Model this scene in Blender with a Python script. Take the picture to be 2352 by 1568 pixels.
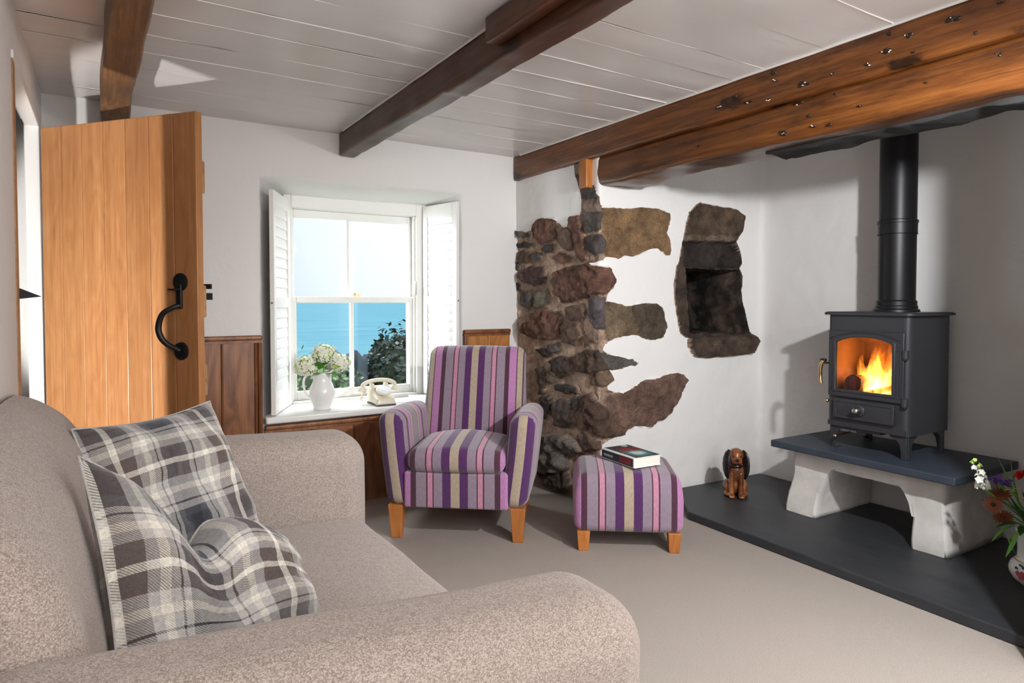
import bpy, math, random
import numpy as np
from mathutils import Vector, Matrix, noise as mnoise
for o in list(bpy.data.objects): bpy.data.objects.remove(o)
S = bpy.context.scene
COL = S.collection
R = math.radians
random.seed(7)

# ------------------------------------------------------------------ camera
cd = bpy.data.cameras.new('camera'); cam = bpy.data.objects.new('camera', cd); COL.objects.link(cam)
cam.location = (0, 0, 1.2); cam.rotation_euler = (R(90 - 1.7), 0, R(-31.9))
cd.sensor_width = 36; cd.lens = 36 * 1506 / 2352; cd.shift_y = -49.3 / 2352
cd.clip_start = .02; cd.clip_end = 6000
S.camera = cam

# ------------------------------------------------------------------ exposure, sky, lights
S.view_settings.view_transform = 'Standard'; S.view_settings.look = 'None'
S.view_settings.gamma = 1; S.view_settings.exposure = 0.0; S.view_settings.use_curve_mapping = False
W = bpy.data.worlds.new('sky'); S.world = W; W.use_nodes = True
nt = W.node_tree; nt.nodes.clear()
wo = nt.nodes.new('ShaderNodeOutputWorld'); wb = nt.nodes.new('ShaderNodeBackground')
tc = nt.nodes.new('ShaderNodeTexCoord'); dp = nt.nodes.new('ShaderNodeVectorMath'); dp.operation = 'DOT_PRODUCT'
gl = Vector((.62, .72, .30)).normalized(); dp.inputs[1].default_value = gl
cr = nt.nodes.new('ShaderNodeValToRGB')
cr.color_ramp.elements[0].position = .80; cr.color_ramp.elements[0].color = (.66, .84, .95, 1)
cr.color_ramp.elements[1].position = .985; cr.color_ramp.elements[1].color = (1.25, 1.25, 1.25, 1)
nt.links.new(tc.outputs['Generated'], dp.inputs[0]); nt.links.new(dp.outputs['Value'], cr.inputs[0])
nt.links.new(cr.outputs[0], wb.inputs[0]); wb.inputs[1].default_value = 1.0
nt.links.new(wb.outputs[0], wo.inputs[0])

def lamp(name, kind, loc, power, color=(1, 1, 1), aim=None, **kw):
    l = bpy.data.lights.new(name, kind); o = bpy.data.objects.new(name, l); COL.objects.link(o)
    o.location = loc; l.energy = power; l.color = color
    if aim is not None: o.rotation_euler = (Vector(aim) - Vector(loc)).to_track_quat('-Z', 'Y').to_euler()
    for k, v in kw.items(): setattr(l, k, v)
    return o
KEY = (1.93, .43, 1.815)
lamp('key_lamp', 'SPOT', KEY, 172, (.97, .985, 1), aim=(2.42, 1.45, .80), spot_size=R(134), spot_blend=.6, shadow_soft_size=.035)
lamp('rear_fill', 'AREA', (.6, -1.45, 1.93), 24, (1, .95, .93), aim=(1.6, 3.0, 1.0), shape='RECTANGLE', size=1.8, size_y=.3)  # added soft fill behind the camera; the wall there has no window
lamp('sofa_fill', 'AREA', (1.5, -.55, 1.92), 20, (1, .95, .92), aim=(.75, 2.0, .45), shape='RECTANGLE', size=.7, size_y=.3)  # added unseen fill that brightens the sofa and cushions
lamp('ceiling_fill', 'AREA', (1.2, -.7, .9), 25, (1, .965, .94), aim=(1.3, .4, 2.17), shape='RECTANGLE', size=1.2, size_y=.8)  # added upward fill behind the camera to lift the ceiling tone
lamp('recess_fill', 'AREA', (1.5, 5.0, 2.7), 130, (.93, .97, 1), aim=(1.35, 4.0, .8), shape='RECTANGLE', size=1.8, size_y=.9)  # added area lamp above the window, out of view, brightens sill and shutters
lamp('recess_fill_left', 'AREA', (-.3, 5.3, 1.35), 90, (.95, .98, 1), aim=(1.7, 4.1, 1.25), shape='RECTANGLE', size=1.0, size_y=1.2)  # added lamp outside, out of view, whitens the right shutter
lamp('recess_fill_right', 'AREA', (4.1, 5.5, 1.35), 90, (.95, .98, 1), aim=(1.1, 4.1, 1.25), shape='RECTANGLE', size=1.0, size_y=1.2)  # added lamp outside, out of view, lights left shutter and recess soffit
lamp('hall_lamp', 'SPOT', (-1.0, 2.15, .73), 150, (1, .97, .94), aim=(.20, 3.05, 1.16), spot_size=R(66), spot_blend=.12, shadow_soft_size=.03)
lamp('sun', 'SUN', (3, 9, 12), 3.2, (1, .97, .92), aim=(3 - .24, 9 - .30, 12 - .92), angle=R(.6))

# ------------------------------------------------------------------ material helpers
def new(nt, t, **kw):
    n = nt.nodes.new(t)
    for k, v in kw.items():
        if k.startswith('i_'): n.inputs[int(k[2:]) if k[2:].isdigit() else k[2:]].default_value = v
        else: setattr(n, k, v)
    return n
def base(name, color, rough=.5, metal=0., spec=.5, **kw):
    m = bpy.data.materials.new(name); m.use_nodes = True; t = m.node_tree; b = t.nodes['Principled BSDF']
    b.inputs['Base Color'].default_value = (*color, 1); b.inputs['Roughness'].default_value = rough
    b.inputs['Metallic'].default_value = metal; b.inputs['Specular IOR Level'].default_value = spec
    for k, v in kw.items(): b.inputs[k].default_value = v
    return m, t, b
def coords(t, scale=(1, 1, 1), kind='Object', rot=(0, 0, 0)):
    c = new(t, 'ShaderNodeTexCoord'); mp = new(t, 'ShaderNodeMapping'); mp.inputs['Scale'].default_value = scale
    mp.inputs['Rotation'].default_value = rot
    t.links.new(c.outputs[kind], mp.inputs[0]); return mp.outputs[0]
def noise_(t, vec, scale, detail=4, rough=.5, dist=0):
    n = new(t, 'ShaderNodeTexNoise'); n.inputs['Scale'].default_value = scale; n.inputs['Detail'].default_value = detail
    n.inputs['Roughness'].default_value = rough; n.inputs['Distortion'].default_value = dist
    t.links.new(vec, n.inputs['Vector']); return n.outputs['Fac']
def ramp(t, fac, stops, interp='LINEAR'):
    r = new(t, 'ShaderNodeValToRGB'); r.color_ramp.interpolation = interp; e = r.color_ramp.elements
    while len(e) < len(stops): e.new(.5)
    for el, (p, c) in zip(e, stops): el.position = p; el.color = (*c, 1) if len(c) == 3 else c
    t.links.new(fac, r.inputs[0]); return r.outputs[0]
def mixc(t, a, b, fac, mode='MIX'):
    m = new(t, 'ShaderNodeMix', data_type='RGBA', blend_type=mode)
    for s, v in ((m.inputs[0], fac), (m.inputs[6], a), (m.inputs[7], b)):
        if hasattr(v, 'is_output'): t.links.new(v, s)
        else: s.default_value = v if not isinstance(v, tuple) or len(v) == 4 else (*v, 1)
    return m.outputs[2]
def math_(t, op, a, b=0.):
    m = new(t, 'ShaderNodeMath', operation=op)
    for s, v in ((m.inputs[0], a), (m.inputs[1], b)):
        if hasattr(v, 'is_output'): t.links.new(v, s)
        else: s.default_value = v
    return m.outputs[0]
def bump(t, b, h, strength=.3, dist=.01):
    n = new(t, 'ShaderNodeBump'); n.inputs['Strength'].default_value = strength; n.inputs['Distance'].default_value = dist
    t.links.new(h, n.inputs['Height'])
    prev = b.inputs['Normal'].links[0].from_socket if b.inputs['Normal'].is_linked else None
    if prev is not None: t.links.new(prev, n.inputs['Normal'])
    t.links.new(n.outputs[0], b.inputs['Normal'])
def plain(name, color, rough=.5, metal=0., spec=.5, nscale=0, nstr=.2, var=0, **kw):
    m, t, b = base(name, color, rough, metal, spec, **kw)
    if nscale:
        v = coords(t); n = noise_(t, v, nscale, 5, .6); bump(t, b, n, nstr, .004)
        if var:
            n2 = noise_(t, v, nscale * .25, 4)
            t.links.new(ramp(t, n2, [(.3, tuple(c * (1 - var) for c in color)), (.7, tuple(min(1, c * (1 + var)) for c in color))]), b.inputs[0])
    return m
def wood(name, dark, mid, light, axis=1, s=1.0, rough=.4, knots=0., rings=.35, bstr=.15, spec=.5, vary=True):
    m, t, b = base(name, mid, rough, 0, spec)
    oi = new(t, 'ShaderNodeObjectInfo'); off = new(t, 'ShaderNodeCombineXYZ')
    for k in range(3): t.links.new(math_(t, 'MULTIPLY', oi.outputs['Random'], (3.1, 4.7, 5.9)[k]), off.inputs[k])
    c0 = new(t, 'ShaderNodeTexCoord'); ad = new(t, 'ShaderNodeVectorMath', operation='ADD'); t.links.new(c0.outputs['Object'], ad.inputs[0]); t.links.new(off.outputs[0], ad.inputs[1])
    def mp(cross, along):
        q = new(t, 'ShaderNodeMapping'); sc = [cross * s] * 3; sc[axis] = along * s; q.inputs['Scale'].default_value = sc; t.links.new(ad.outputs[0], q.inputs[0]); return q.outputs[0]
    n1 = noise_(t, mp(28, .9), 1.0, 6, .65, .3); n2 = noise_(t, mp(95, 3.0), 1.0, 4, .65); n3 = noise_(t, mp(330, 9), 1.0, 2, .6); n4 = noise_(t, mp(5, 1.4), 1.0, 2)
    ring = math_(t, 'PINGPONG', math_(t, 'MULTIPLY', n4, 9.0), .5)          # growth rings cut along the grain
    f = math_(t, 'ADD', math_(t, 'MULTIPLY', n1, .55 - rings * .4), math_(t, 'MULTIPLY', n2, .27))
    f = math_(t, 'ADD', f, math_(t, 'MULTIPLY', n3, .18)); f = math_(t, 'ADD', f, math_(t, 'MULTIPLY', ring, rings * .8))
    c = ramp(t, f, [(.34, dark), (.50, mid), (.66, light)])
    if vary:
        tone = ramp(t, oi.outputs['Random'], [(0, (.86, .84, .82)), (1, (1.12, 1.12, 1.12))]); c = mixc(t, c, tone, 1.0, 'MULTIPLY')
    if knots:
        v3 = mp(5.5, 2.6); vo = new(t, 'ShaderNodeTexVoronoi'); vo.inputs['Scale'].default_value = 1.; t.links.new(v3, vo.inputs['Vector'])
        nk = noise_(t, mp(38, 16), 1.0, 5, .65); d = math_(t, 'ADD', vo.outputs['Distance'], math_(t, 'MULTIPLY', math_(t, 'SUBTRACT', nk, .5), .45))
        k = ramp(t, d, [(.10, (1, 1, 1)), (.17 + .05 * knots, (0, 0, 0))])
        c = mixc(t, c, tuple(x * .10 for x in dark), math_(t, 'MULTIPLY', k, min(1, knots)))
        n5 = noise_(t, mp(9, 1.6), 1.0, 6, .68); c = mixc(t, c, tuple(x * .35 for x in dark), math_(t, 'MULTIPLY', ramp(t, n5, [(.50, (0, 0, 0)), (.66, (1, 1, 1))]), .85 * min(1, knots)))
    t.links.new(c, b.inputs[0]); bump(t, b, f, bstr, .004)
    return m

# ------------------------------------------------------------------ materials
def m_plaster():
    m, t, b = base('white_plaster', (.75, .742, .73), .75, 0, .25)
    v = coords(t); bump(t, b, noise_(t, v, 7, 4, .55), .35, .02); bump(t, b, noise_(t, v, 60, 4, .6), .25, .002)
    return m
PLASTER = m_plaster()
def m_ceiling():
    m, t, b = base('gloss_ceiling_paint', (.68, .65, .635), .27, 0, .5)
    v = coords(t, (1.2, 14, 1)); n = noise_(t, v, 1.5, 5, .6); bump(t, b, n, .10, .008)
    bump(t, b, noise_(t, coords(t), 3, 3), .12, .02); return m
CEIL = m_ceiling()
def m_carpet():
    m, t, b = base('beige_carpet', (.36, .32, .285), .95, 0, .1)
    v = coords(t); n = noise_(t, v, 260, 2, .7); n2 = noise_(t, v, 2.2, 3)
    w = new(t, 'ShaderNodeTexWave', wave_type='BANDS', bands_direction='X'); w.inputs['Scale'].default_value = 62; w.inputs['Distortion'].default_value = 1.5
    w.inputs['Detail Scale'].default_value = 30; t.links.new(v, w.inputs['Vector'])
    c = ramp(t, n, [(.3, (.30, .262, .23)), (.7, (.43, .385, .345))]); c = mixc(t, c, (.33, .295, .262), math_(t, 'MULTIPLY', n2, .35))
    t.links.new(c, b.inputs[0]); bump(t, b, n, .6, .004); bump(t, b, w.outputs['Fac'], .3, .003); return m
CARPET = m_carpet()
def m_slate():
    m, t, b = base('slate', (.028, .031, .036), .5, 0, .5)
    v = coords(t, (6, 1.6, 6)); n = noise_(t, v, 2, 7, .65); t.links.new(ramp(t, n, [(.3, (.021, .023, .027)), (.75, (.037, .040, .046))]), b.inputs[0])
    bump(t, b, n, .25, .006); bump(t, b, noise_(t, coords(t), 90, 3), .12, .002); return m
SLATE = m_slate()
BLUESLATE = plain('blue_grey_slate', (.034, .046, .064), .5, nscale=40, nstr=.12, var=.15)
BEAM = wood('varnished_old_beam', (.036, .011, .003), (.118, .038, .008), (.215, .080, .017), 1, 1, .33, .9, .05, .4)
BEAMD = wood('dark_varnished_beam', (.026, .009, .004), (.080, .025, .009), (.155, .054, .020), 1, 1, .36, .8, .05, .4)
BEAMP = wood('pale_worn_beam', (.060, .027, .011), (.16, .075, .030), (.27, .14, .06), 1, 1.1, .5, .5, .05, .45)
OAK = wood('golden_oak', (.34, .14, .050), (.45, .205, .080), (.55, .28, .12), 2, 1.3, .36, .10, .16, .08)
OAKP = wood('pale_oak', (.30, .15, .07), (.42, .23, .11), (.52, .32, .16), 0, 1.0, .5, 0, .3, .1)
PINE = wood('stained_pine', (.12, .043, .016), (.225, .088, .034), (.32, .135, .055), 2, .9, .4, .4, .4, .1)
PINEL = wood('light_pine', (.30, .115, .028), (.44, .18, .048), (.54, .25, .08), 2, .9, .4, .2, .4, .08)
LEGW = wood('honey_beech', (.34, .115, .026), (.44, .16, .040), (.52, .21, .06), 2, 1.2, .35, 0, .3, .05)
WHITE = plain('white_gloss_paint', (.82, .82, .80), .32, nscale=0)
WHITEF = plain('white_frame_paint', (.80, .80, .77), .4)
IRON = plain('black_iron', (.012, .012, .013), .45, .3, nscale=60, nstr=.2)
STOVE = plain('matt_black_stove_paint', (.035, .037, .044), .40, .15, nscale=220, nstr=.05)
STOVEIN = plain('firebrick', (.16, .085, .05), .9, nscale=25, nstr=.4, var=.3)
PIPE = plain('black_flue_paint', (.009, .009, .011), .42, .3, nscale=250, nstr=.04)
BRASS = plain('polished_brass', (.80, .58, .30), .18, 1.0)
STEEL = plain('worn_steel', (.45, .44, .43), .25, 1.0)
PLINTH = plain('rough_render', (.62, .60, .57), .9, 0, .2, nscale=45, nstr=.55, var=.10)
CERAMIC = plain("white_ceramic", (.84, .84, .83), .2)
CREAM = plain('ivory_plastic', (.80, .74, .60), .25)
DIALW = plain('clear_dial', (.74, .78, .82), .15)
TINY = plain('dark_digits', (.08, .08, .09), .5)
CHAR = plain('charred_log', (.028, .016, .010), .9, nscale=40, nstr=.8, var=.4)
GREEN = plain('leaf_green', (.11, .30, .035), .5, nscale=30, nstr=.2, var=.35)
BUSHM = plain('blue_black_leaf', (.014, .030, .024), .5, nscale=30, nstr=.2, var=.4)
DGREEN = plain('dark_leaf', (.035, .095, .022), .5, nscale=30, nstr=.2, var=.4)
PETALW = plain('white_petals', (.80, .82, .70), .6, nscale=15, nstr=.1, var=.1)
PETALW2 = plain('snapdragon_petals', (.82, .84, .76), .6)
PETALG = plain('lime_floret', (.45, .62, .14), .6)
RED = plain('red_petals', (.62, .012, .02), .5); PURP = plain('violet_petals', (.11, .04, .32), .6)
RUST = plain('rust_petals', (.19, .045, .012), .55); YEL = plain('yellow_florets', (.80, .68, .25), .6); DEYE = plain('dark_flower_eye', (.05, .02, .012), .7)
PINKF = plain('painted_pink_flower', (.55, .12, .16), .3); BLUEF = plain('painted_blue_leaf', (.05, .13, .2), .3); GILT = plain('gilt_line', (.7, .45, .1), .3, .6)
def m_glass(name, tint=(1, 1, 1), refl=.06):
    m = bpy.data.materials.new(name); m.use_nodes = True; t = m.node_tree; t.nodes.clear()
    o = new(t, 'ShaderNodeOutputMaterial'); a = new(t, 'ShaderNodeBsdfTransparent'); g = new(t, 'ShaderNodeBsdfGlossy')
    a.inputs[0].default_value = (*tint, 1); g.inputs['Roughness'].default_value = .01
    f = new(t, 'ShaderNodeFresnel'); f.inputs[0].default_value = 1.5; x = new(t, 'ShaderNodeMixShader')
    t.links.new(f.outputs[0], x.inputs[0]); t.links.new(a.outputs[0], x.inputs[1]); t.links.new(g.outputs[0], x.inputs[2]); t.links.new(x.outputs[0], o.inputs[0])
    return m
GLASS = m_glass('window_glass'); FGLASS = m_glass('stove_glass', (.97, .93, .9))
def m_sofa():
    m, t, b = base('oatmeal_tweed', (.42, .34, .275), .9, 0, .15)
    b.inputs['Sheen Weight'].default_value = .25
    v = coords(t, (1, 1, 1.25)); vo = new(t, 'ShaderNodeTexVoronoi'); vo.inputs['Scale'].default_value = 390; t.links.new(v, vo.inputs['Vector'])
    sx = new(t, 'ShaderNodeSeparateColor'); t.links.new(vo.outputs['Color'], sx.inputs[0]); dd = math_(t, 'SUBTRACT', 1.0, vo.outputs['Distance'])
    n = noise_(t, coords(t, (1, 1, .6)), 45, 3, .6); f = math_(t, 'ADD', math_(t, 'MULTIPLY', sx.outputs[0], .36), math_(t, 'ADD', math_(t, 'MULTIPLY', dd, .50), math_(t, 'MULTIPLY', n, .14)))
    c = ramp(t, f, [(.28, (.235, .19, .165)), (.55, (.395, .333, .295)), (.82, (.54, .475, .43))])
    t.links.new(c, b.inputs[0]); bump(t, b, f, .55, .0035); bump(t, b, noise_(t, coords(t), 5, 3), .25, .02); return m
SOFA = m_sofa()
PU = (.085, .028, .115); BE = (.40, .325, .25); GY = (.27, .215, .275); TH = (.075, .028, .05); PK = (.50, .235, .335); LI = (.43, .20, .40); DK = (.075, .030, .052)
HALF = [(.0215, BE), (.0645, PU), (.107, GY), (.113, TH), (.139, PK), (.145, TH), (.198, GY), (.226, DK), (.272, LI), (.278, TH), (.312, BE), (.318, TH), (.36, GY)]
def m_stripes():
    m, t, b = base('striped_chenille', GY, .9, 0, .15); b.inputs['Sheen Weight'].default_value = .35
    uvn = new(t, 'ShaderNodeTexCoord'); sx = new(t, 'ShaderNodeSeparateXYZ'); t.links.new(uvn.outputs['UV'], sx.inputs[0])
    a = math_(t, 'ABSOLUTE', sx.outputs[0]); md = math_(t, 'PINGPONG', a, .36); f = math_(t, 'DIVIDE', md, .36)
    stops = []; p = 0
    for e, c in HALF: stops.append((p / .36, c)); p = e
    c = ramp(t, f, stops, 'CONSTANT')
    v = coords(t, (500, 45, 1), 'UV'); n = noise_(t, v, 1.0, 3, .7); v2 = coords(t, (90, 90, 1), 'UV'); n2 = noise_(t, v2, 3.0, 3, .6)
    c = mixc(t, c, ramp(t, n, [(.30, (.55, .55, .55)), (.70, (1.4, 1.38, 1.34))]), .6, 'MULTIPLY')
    t.links.new(c, b.inputs[0]); bump(t, b, n2, .35, .003); return m
STRIPE = m_stripes()
def m_plaid():
    m, t, b = base('grey_wool_plaid', (.4, .4, .4), .95, 0, .1); b.inputs['Sheen Weight'].default_value = .6
    LG = (.50, .49, .475); CRM = (.82, .80, .71); BRN = (.125, .10, .093); CH = (.032, .036, .047); ML = (.05, .047, .05); NG = (.075, .083, .10)
    st = [(0, LG), (.05, CRM), (.10, LG), (.17, BRN), (.28, CRM), (.325, BRN), (.44, LG), (.50, CRM), (.55, LG), (.59, ML), (.605, LG), (.64, NG), (.70, CH), (.84, NG), (.90, LG), (.955, ML), (.97, LG)]
    u = new(t, 'ShaderNodeTexCoord'); s = new(t, 'ShaderNodeSeparateXYZ'); t.links.new(u.outputs['UV'], s.inputs[0])
    a = ramp(t, math_(t, 'FRACT', math_(t, 'DIVIDE', s.outputs[0], .33)), st, 'CONSTANT'); c = ramp(t, math_(t, 'FRACT', math_(t, 'DIVIDE', s.outputs[1], .33)), st, 'CONSTANT')
    w = new(t, 'ShaderNodeTexWave', wave_type='BANDS', bands_direction='DIAGONAL'); w.inputs['Scale'].default_value = 125; w.inputs['Distortion'].default_value = .6; t.links.new(u.outputs['UV'], w.inputs['Vector'])
    x = mixc(t, a, c, ramp(t, w.outputs['Fac'], [(.25, (.25, .25, .25)), (.75, (.75, .75, .75))]))
    n = noise_(t, coords(t), 140, 4, .7); x = mixc(t, x, ramp(t, n, [(.3, (.7, .7, .7)), (.7, (1.25, 1.25, 1.25))]), .7, 'MULTIPLY')
    t.links.new(x, b.inputs[0]); bump(t, b, n, .5, .004); bump(t, b, w.outputs['Fac'], .15, .002); return m
PLAID = m_plaid()
def m_stone():
    m, t, b = base('old_stone', (.1, .1, .1), .8, 0, .35)
    at = new(t, 'ShaderNodeAttribute', attribute_name='stone_colour'); v = coords(t)
    n = noise_(t, v, 16, 8, .7, .4); n2 = noise_(t, v, 110, 6, .75)
    c = mixc(t, at.outputs['Color'], ramp(t, n, [(.3, (.52, .49, .48)), (.5, (.95, .92, .9)), (.72, (1.5, 1.4, 1.32))]), 1.0, 'MULTIPLY')
    c = mixc(t, c, ramp(t, n2, [(.3, (.45, .45, .45)), (.7, (1.5, 1.5, 1.5))]), .85, 'MULTIPLY')
    t.links.new(c, b.inputs[0]); bump(t, b, n, .9, .025); bump(t, b, n2, .7, .006); return m
STONE = m_stone()
def m_sea():
    m, t, b = base('sea', (.10, .30, .46), .8, 0, 0)
    v = coords(t, (.02, .09, 1)); n = noise_(t, v, 1, 6, .6); t.links.new(ramp(t, n, [(.3, (.125, .32, .43)), (.7, (.19, .40, .49))]), b.inputs[0]); bump(t, b, n, .3, 1); return m
SEA = m_sea()
def m_dog():
    m, t, b = base('polished_carved_wood', (.2, .07, .02), .22, 0, .6)
    v = coords(t, (14, 14, 5)); n = noise_(t, v, 2, 5); t.links.new(ramp(t, n, [(.3, (.06, .018, .008)), (.5, (.19, .06, .018)), (.7, (.32, .12, .035))]), b.inputs[0]); bump(t, b, noise_(t, coords(t), 70, 3), .3, .004); return m
DOGW = m_dog()
DOGK = plain('black_stained_wood', (.012, .009, .010), .22)
def m_flame():
    m = bpy.data.materials.new('flame'); m.use_nodes = True; t = m.node_tree; t.nodes.clear()
    o = new(t, 'ShaderNodeOutputMaterial'); e = new(t, 'ShaderNodeEmission')
    c = new(t, 'ShaderNodeTexCoord'); s = new(t, 'ShaderNodeSeparateXYZ'); t.links.new(c.outputs['Object'], s.inputs[0])
    n = noise_(t, coords(t, (26, 26, 9)), 1, 4, .6, .8)
    h = math_(t, 'DIVIDE', s.outputs[2], .30)
    k = math_(t, 'SUBTRACT', math_(t, 'MULTIPLY', n, 1.6), math_(t, 'MULTIPLY', h, .75))
    col = ramp(t, k, [(.05, (.9, .07, .0)), (.35, (1, .22, .01)), (.7, (1, .50, .09))])
    st = math_(t, 'MULTIPLY', math_(t, 'POWER', math_(t, 'MAXIMUM', k, .02), 1.7), 120)
    t.links.new(col, e.inputs[0]); t.links.new(st, e.inputs[1]); t.links.new(e.outputs[0], o.inputs['Volume']); return m
FLAME = m_flame()

# ------------------------------------------------------------------ geometry helpers
class Geo:
    def __init__(s): s.V = []; s.F = []
    def add(s, V, F, M=None):
        k = len(s.V)
        s.V += [tuple(M @ Vector(v)) if M is not None else tuple(v) for v in V]; s.F += [tuple(i + k for i in f) for f in F]; return s
    def box(s, x0, x1, y0, y1, z0, z1, M=None):
        V = [(x, y, z) for z in (z0, z1) for y in (y0, y1) for x in (x0, x1)]
        return s.add(V, [(0, 2, 3, 1), (4, 5, 7, 6), (0, 1, 5, 4), (2, 6, 7, 3), (0, 4, 6, 2), (1, 3, 7, 5)], M)
    def rbox(s, c, h, r, k=3, m=(1, 1, 1), warp=None, M=None):
        V, F = rbox(h, r, k, m); V = [(x + c[0], y + c[1], z + c[2]) for x, y, z in V]
        if warp: V = [warp(*v) for v in V]
        return s.add(V, F, M)
    def tube(s, path, rad, n=10, cap=True, flat=1.0):
        P = [Vector(p) for p in path]; rad = rad if hasattr(rad, '__len__') else [rad] * len(P); V = []; F = []
        up = None
        for i, p in enumerate(P):
            d = (P[min(i + 1, len(P) - 1)] - P[max(i - 1, 0)]).normalized()
            if up is None: up = d.orthogonal().normalized()
            up = (up - d * up.dot(d)).normalized(); w = d.cross(up)
            for j in range(n):
                a = 2 * math.pi * j / n; V.append(p + (up * math.cos(a) + w * math.sin(a) * flat) * rad[i])
        for i in range(len(P) - 1):
            for j in range(n): F.append((i * n + j, i * n + (j + 1) % n, (i + 1) * n + (j + 1) % n, (i + 1) * n + j))
        if cap: F.append(tuple(range(n))[::-1]); F.append(tuple((len(P) - 1) * n + j for j in range(n)))
        return s.add(V, F)
    def lathe(s, prof, c=(0, 0, 0), n=32, M=None, cap=True):
        V = []; F = []
        for r, z in prof:
            for j in range(n): a = 2 * math.pi * j / n; V.append((c[0] + r * math.cos(a), c[1] + r * math.sin(a), c[2] + z))
        for i in range(len(prof) - 1):
            for j in range(n): F.append((i * n + j, i * n + (j + 1) % n, (i + 1) * n + (j + 1) % n, (i + 1) * n + j))
        if cap: F.append(tuple(range(n))[::-1]); F.append(tuple((len(prof) - 1) * n + j for j in range(n)))
        return s.add(V, F, M)
    def prism(s, poly, axis, d0, d1, M=None):
        n = len(poly)
        def P(a, b, d): return {'x': (d, a, b), 'y': (a, d, b), 'z': (a, b, d)}[axis]
        V = [P(a, b, d0) for a, b in poly] + [P(a, b, d1) for a, b in poly]
        F = [tuple(range(n))[::-1], tuple(range(n, 2 * n))] + [(i, (i + 1) % n, n + (i + 1) % n, n + i) for i in range(n)]
        return s.add(V, F, M)
    def ring(s, outer, inner, axis, d0, d1, M=None):
        n = len(outer)
        def P(a, b, d): return {'x': (d, a, b), 'y': (a, d, b), 'z': (a, b, d)}[axis]
        V = [P(*q, d) for d in (d0, d1) for L in (outer, inner) for q in L]; F = []
        for i in range(n):
            j = (i + 1) % n
            F += [(i, n + i, n + j, j), (2 * n + i, 2 * n + j, 3 * n + j, 3 * n + i), (i, j, 2 * n + j, 2 * n + i), (n + i, 3 * n + i, 3 * n + j, n + j)]
        return s.add(V, F, M)
    def ball(s, c, r, n=16, M=None):
        r = r if hasattr(r, '__len__') else (r, r, r); V = [(0, 0, -1)]; F = []; k = n // 2
        for i in range(1, k):
            t = math.pi * i / k
            for j in range(n): V.append((math.sin(t) * math.cos(2 * math.pi * j / n), math.sin(t) * math.sin(2 * math.pi * j / n), -math.cos(t)))
        V.append((0, 0, 1)); e = len(V) - 1
        for j in range(n):
            F.append((0, 1 + (j + 1) % n, 1 + j)); F.append((e, e - n + j, e - n + (j + 1) % n))
            for i in range(k - 2): a = 1 + i * n; F.append((a + j, a + (j + 1) % n, a + n + (j + 1) % n, a + n + j))
        V = [(c[0] + x * r[0], c[1] + y * r[1], c[2] + z * r[2]) if M is None else tuple(M @ Vector((x * r[0], y * r[1], z * r[2])) + Vector(c)) for x, y, z in V]
        return s.add(V, F)
    def grid(s, f, nu, nv):
        V = [f(i / nu, j / nv) for j in range(nv + 1) for i in range(nu + 1)]
        return s.add(V, [(j * (nu + 1) + i, j * (nu + 1) + i + 1, (j + 1) * (nu + 1) + i + 1, (j + 1) * (nu + 1) + i) for j in range(nv) for i in range(nu)])
    def obj(s, name, mat, parent=None, uv=None, bev=0, seg=2, angle=40, smooth=True, recalc=True):
        me = bpy.data.meshes.new(name); me.from_pydata([tuple(v) for v in s.V], [], s.F)
        if recalc:
            import bmesh
            b = bmesh.new(); b.from_mesh(me); bmesh.ops.recalc_face_normals(b, faces=b.faces[:]); b.to_mesh(me); b.free()
        me.update()
        if uv:
            L = me.uv_layers.new(name='UVMap'); dat = np.zeros(len(me.loops) * 2, dtype=np.float32)
            for p in me.polygons:
                nn = p.normal; cc = p.center
                for li in p.loop_indices:
                    a = uv(me.vertices[me.loops[li].vertex_index].co, nn, cc); dat[2 * li] = a[0]; dat[2 * li + 1] = a[1]
            L.data.foreach_set('uv', dat)
        me.materials.append(mat)
        if smooth:
            me.polygons.foreach_set('use_smooth', [True] * len(me.polygons))
            if angle < 180: me.set_sharp_from_angle(angle=R(angle))
        o = bpy.data.objects.new(name, me); COL.objects.link(o)
        if parent is not None: o.parent = parent
        if bev:
            md = o.modifiers.new('bevel', 'BEVEL'); md.width = bev; md.segments = seg; md.limit_method = 'ANGLE'; md.angle_limit = R(40)
        return o
def rbox(h, r, k=3, m=(1, 1, 1)):
    r = min(r, min(h) * .999)
    def axis(H, n):
        a = [-H + r - r * math.tan(math.pi / 4 * (k - i) / k) for i in range(k)]
        mid = [-(H - r) + 2 * (H - r) * i / n for i in range(n + 1)]
        return a + mid + [-x for x in a[::-1]]
    A = [axis(h[i], m[i]) for i in range(3)]; idx = {}; V = []; F = []
    def vid(p):
        key = tuple(round(x, 7) for x in p)
        if key in idx: return idx[key]
        c = [max(-(h[i] - r), min(h[i] - r, p[i])) for i in range(3)]; d = [p[i] - c[i] for i in range(3)]; L = math.sqrt(sum(x * x for x in d)) or 1
        idx[key] = len(V); V.append(tuple(c[i] + d[i] / L * r for i in range(3))); return idx[key]
    for ax in range(3):
        u, w = (ax + 1) % 3, (ax + 2) % 3
        for sgn in (-1, 1):
            for i in range(len(A[u]) - 1):
                for j in range(len(A[w]) - 1):
                    q = []
                    for di, dj in ((0, 0), (1, 0), (1, 1), (0, 1)):
                        p = [0, 0, 0]; p[ax] = sgn * h[ax]; p[u] = A[u][i + di]; p[w] = A[w][j + dj]; q.append(vid(p))
                    F.append(tuple(q if sgn > 0 else q[::-1]))
    return V, F
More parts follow.
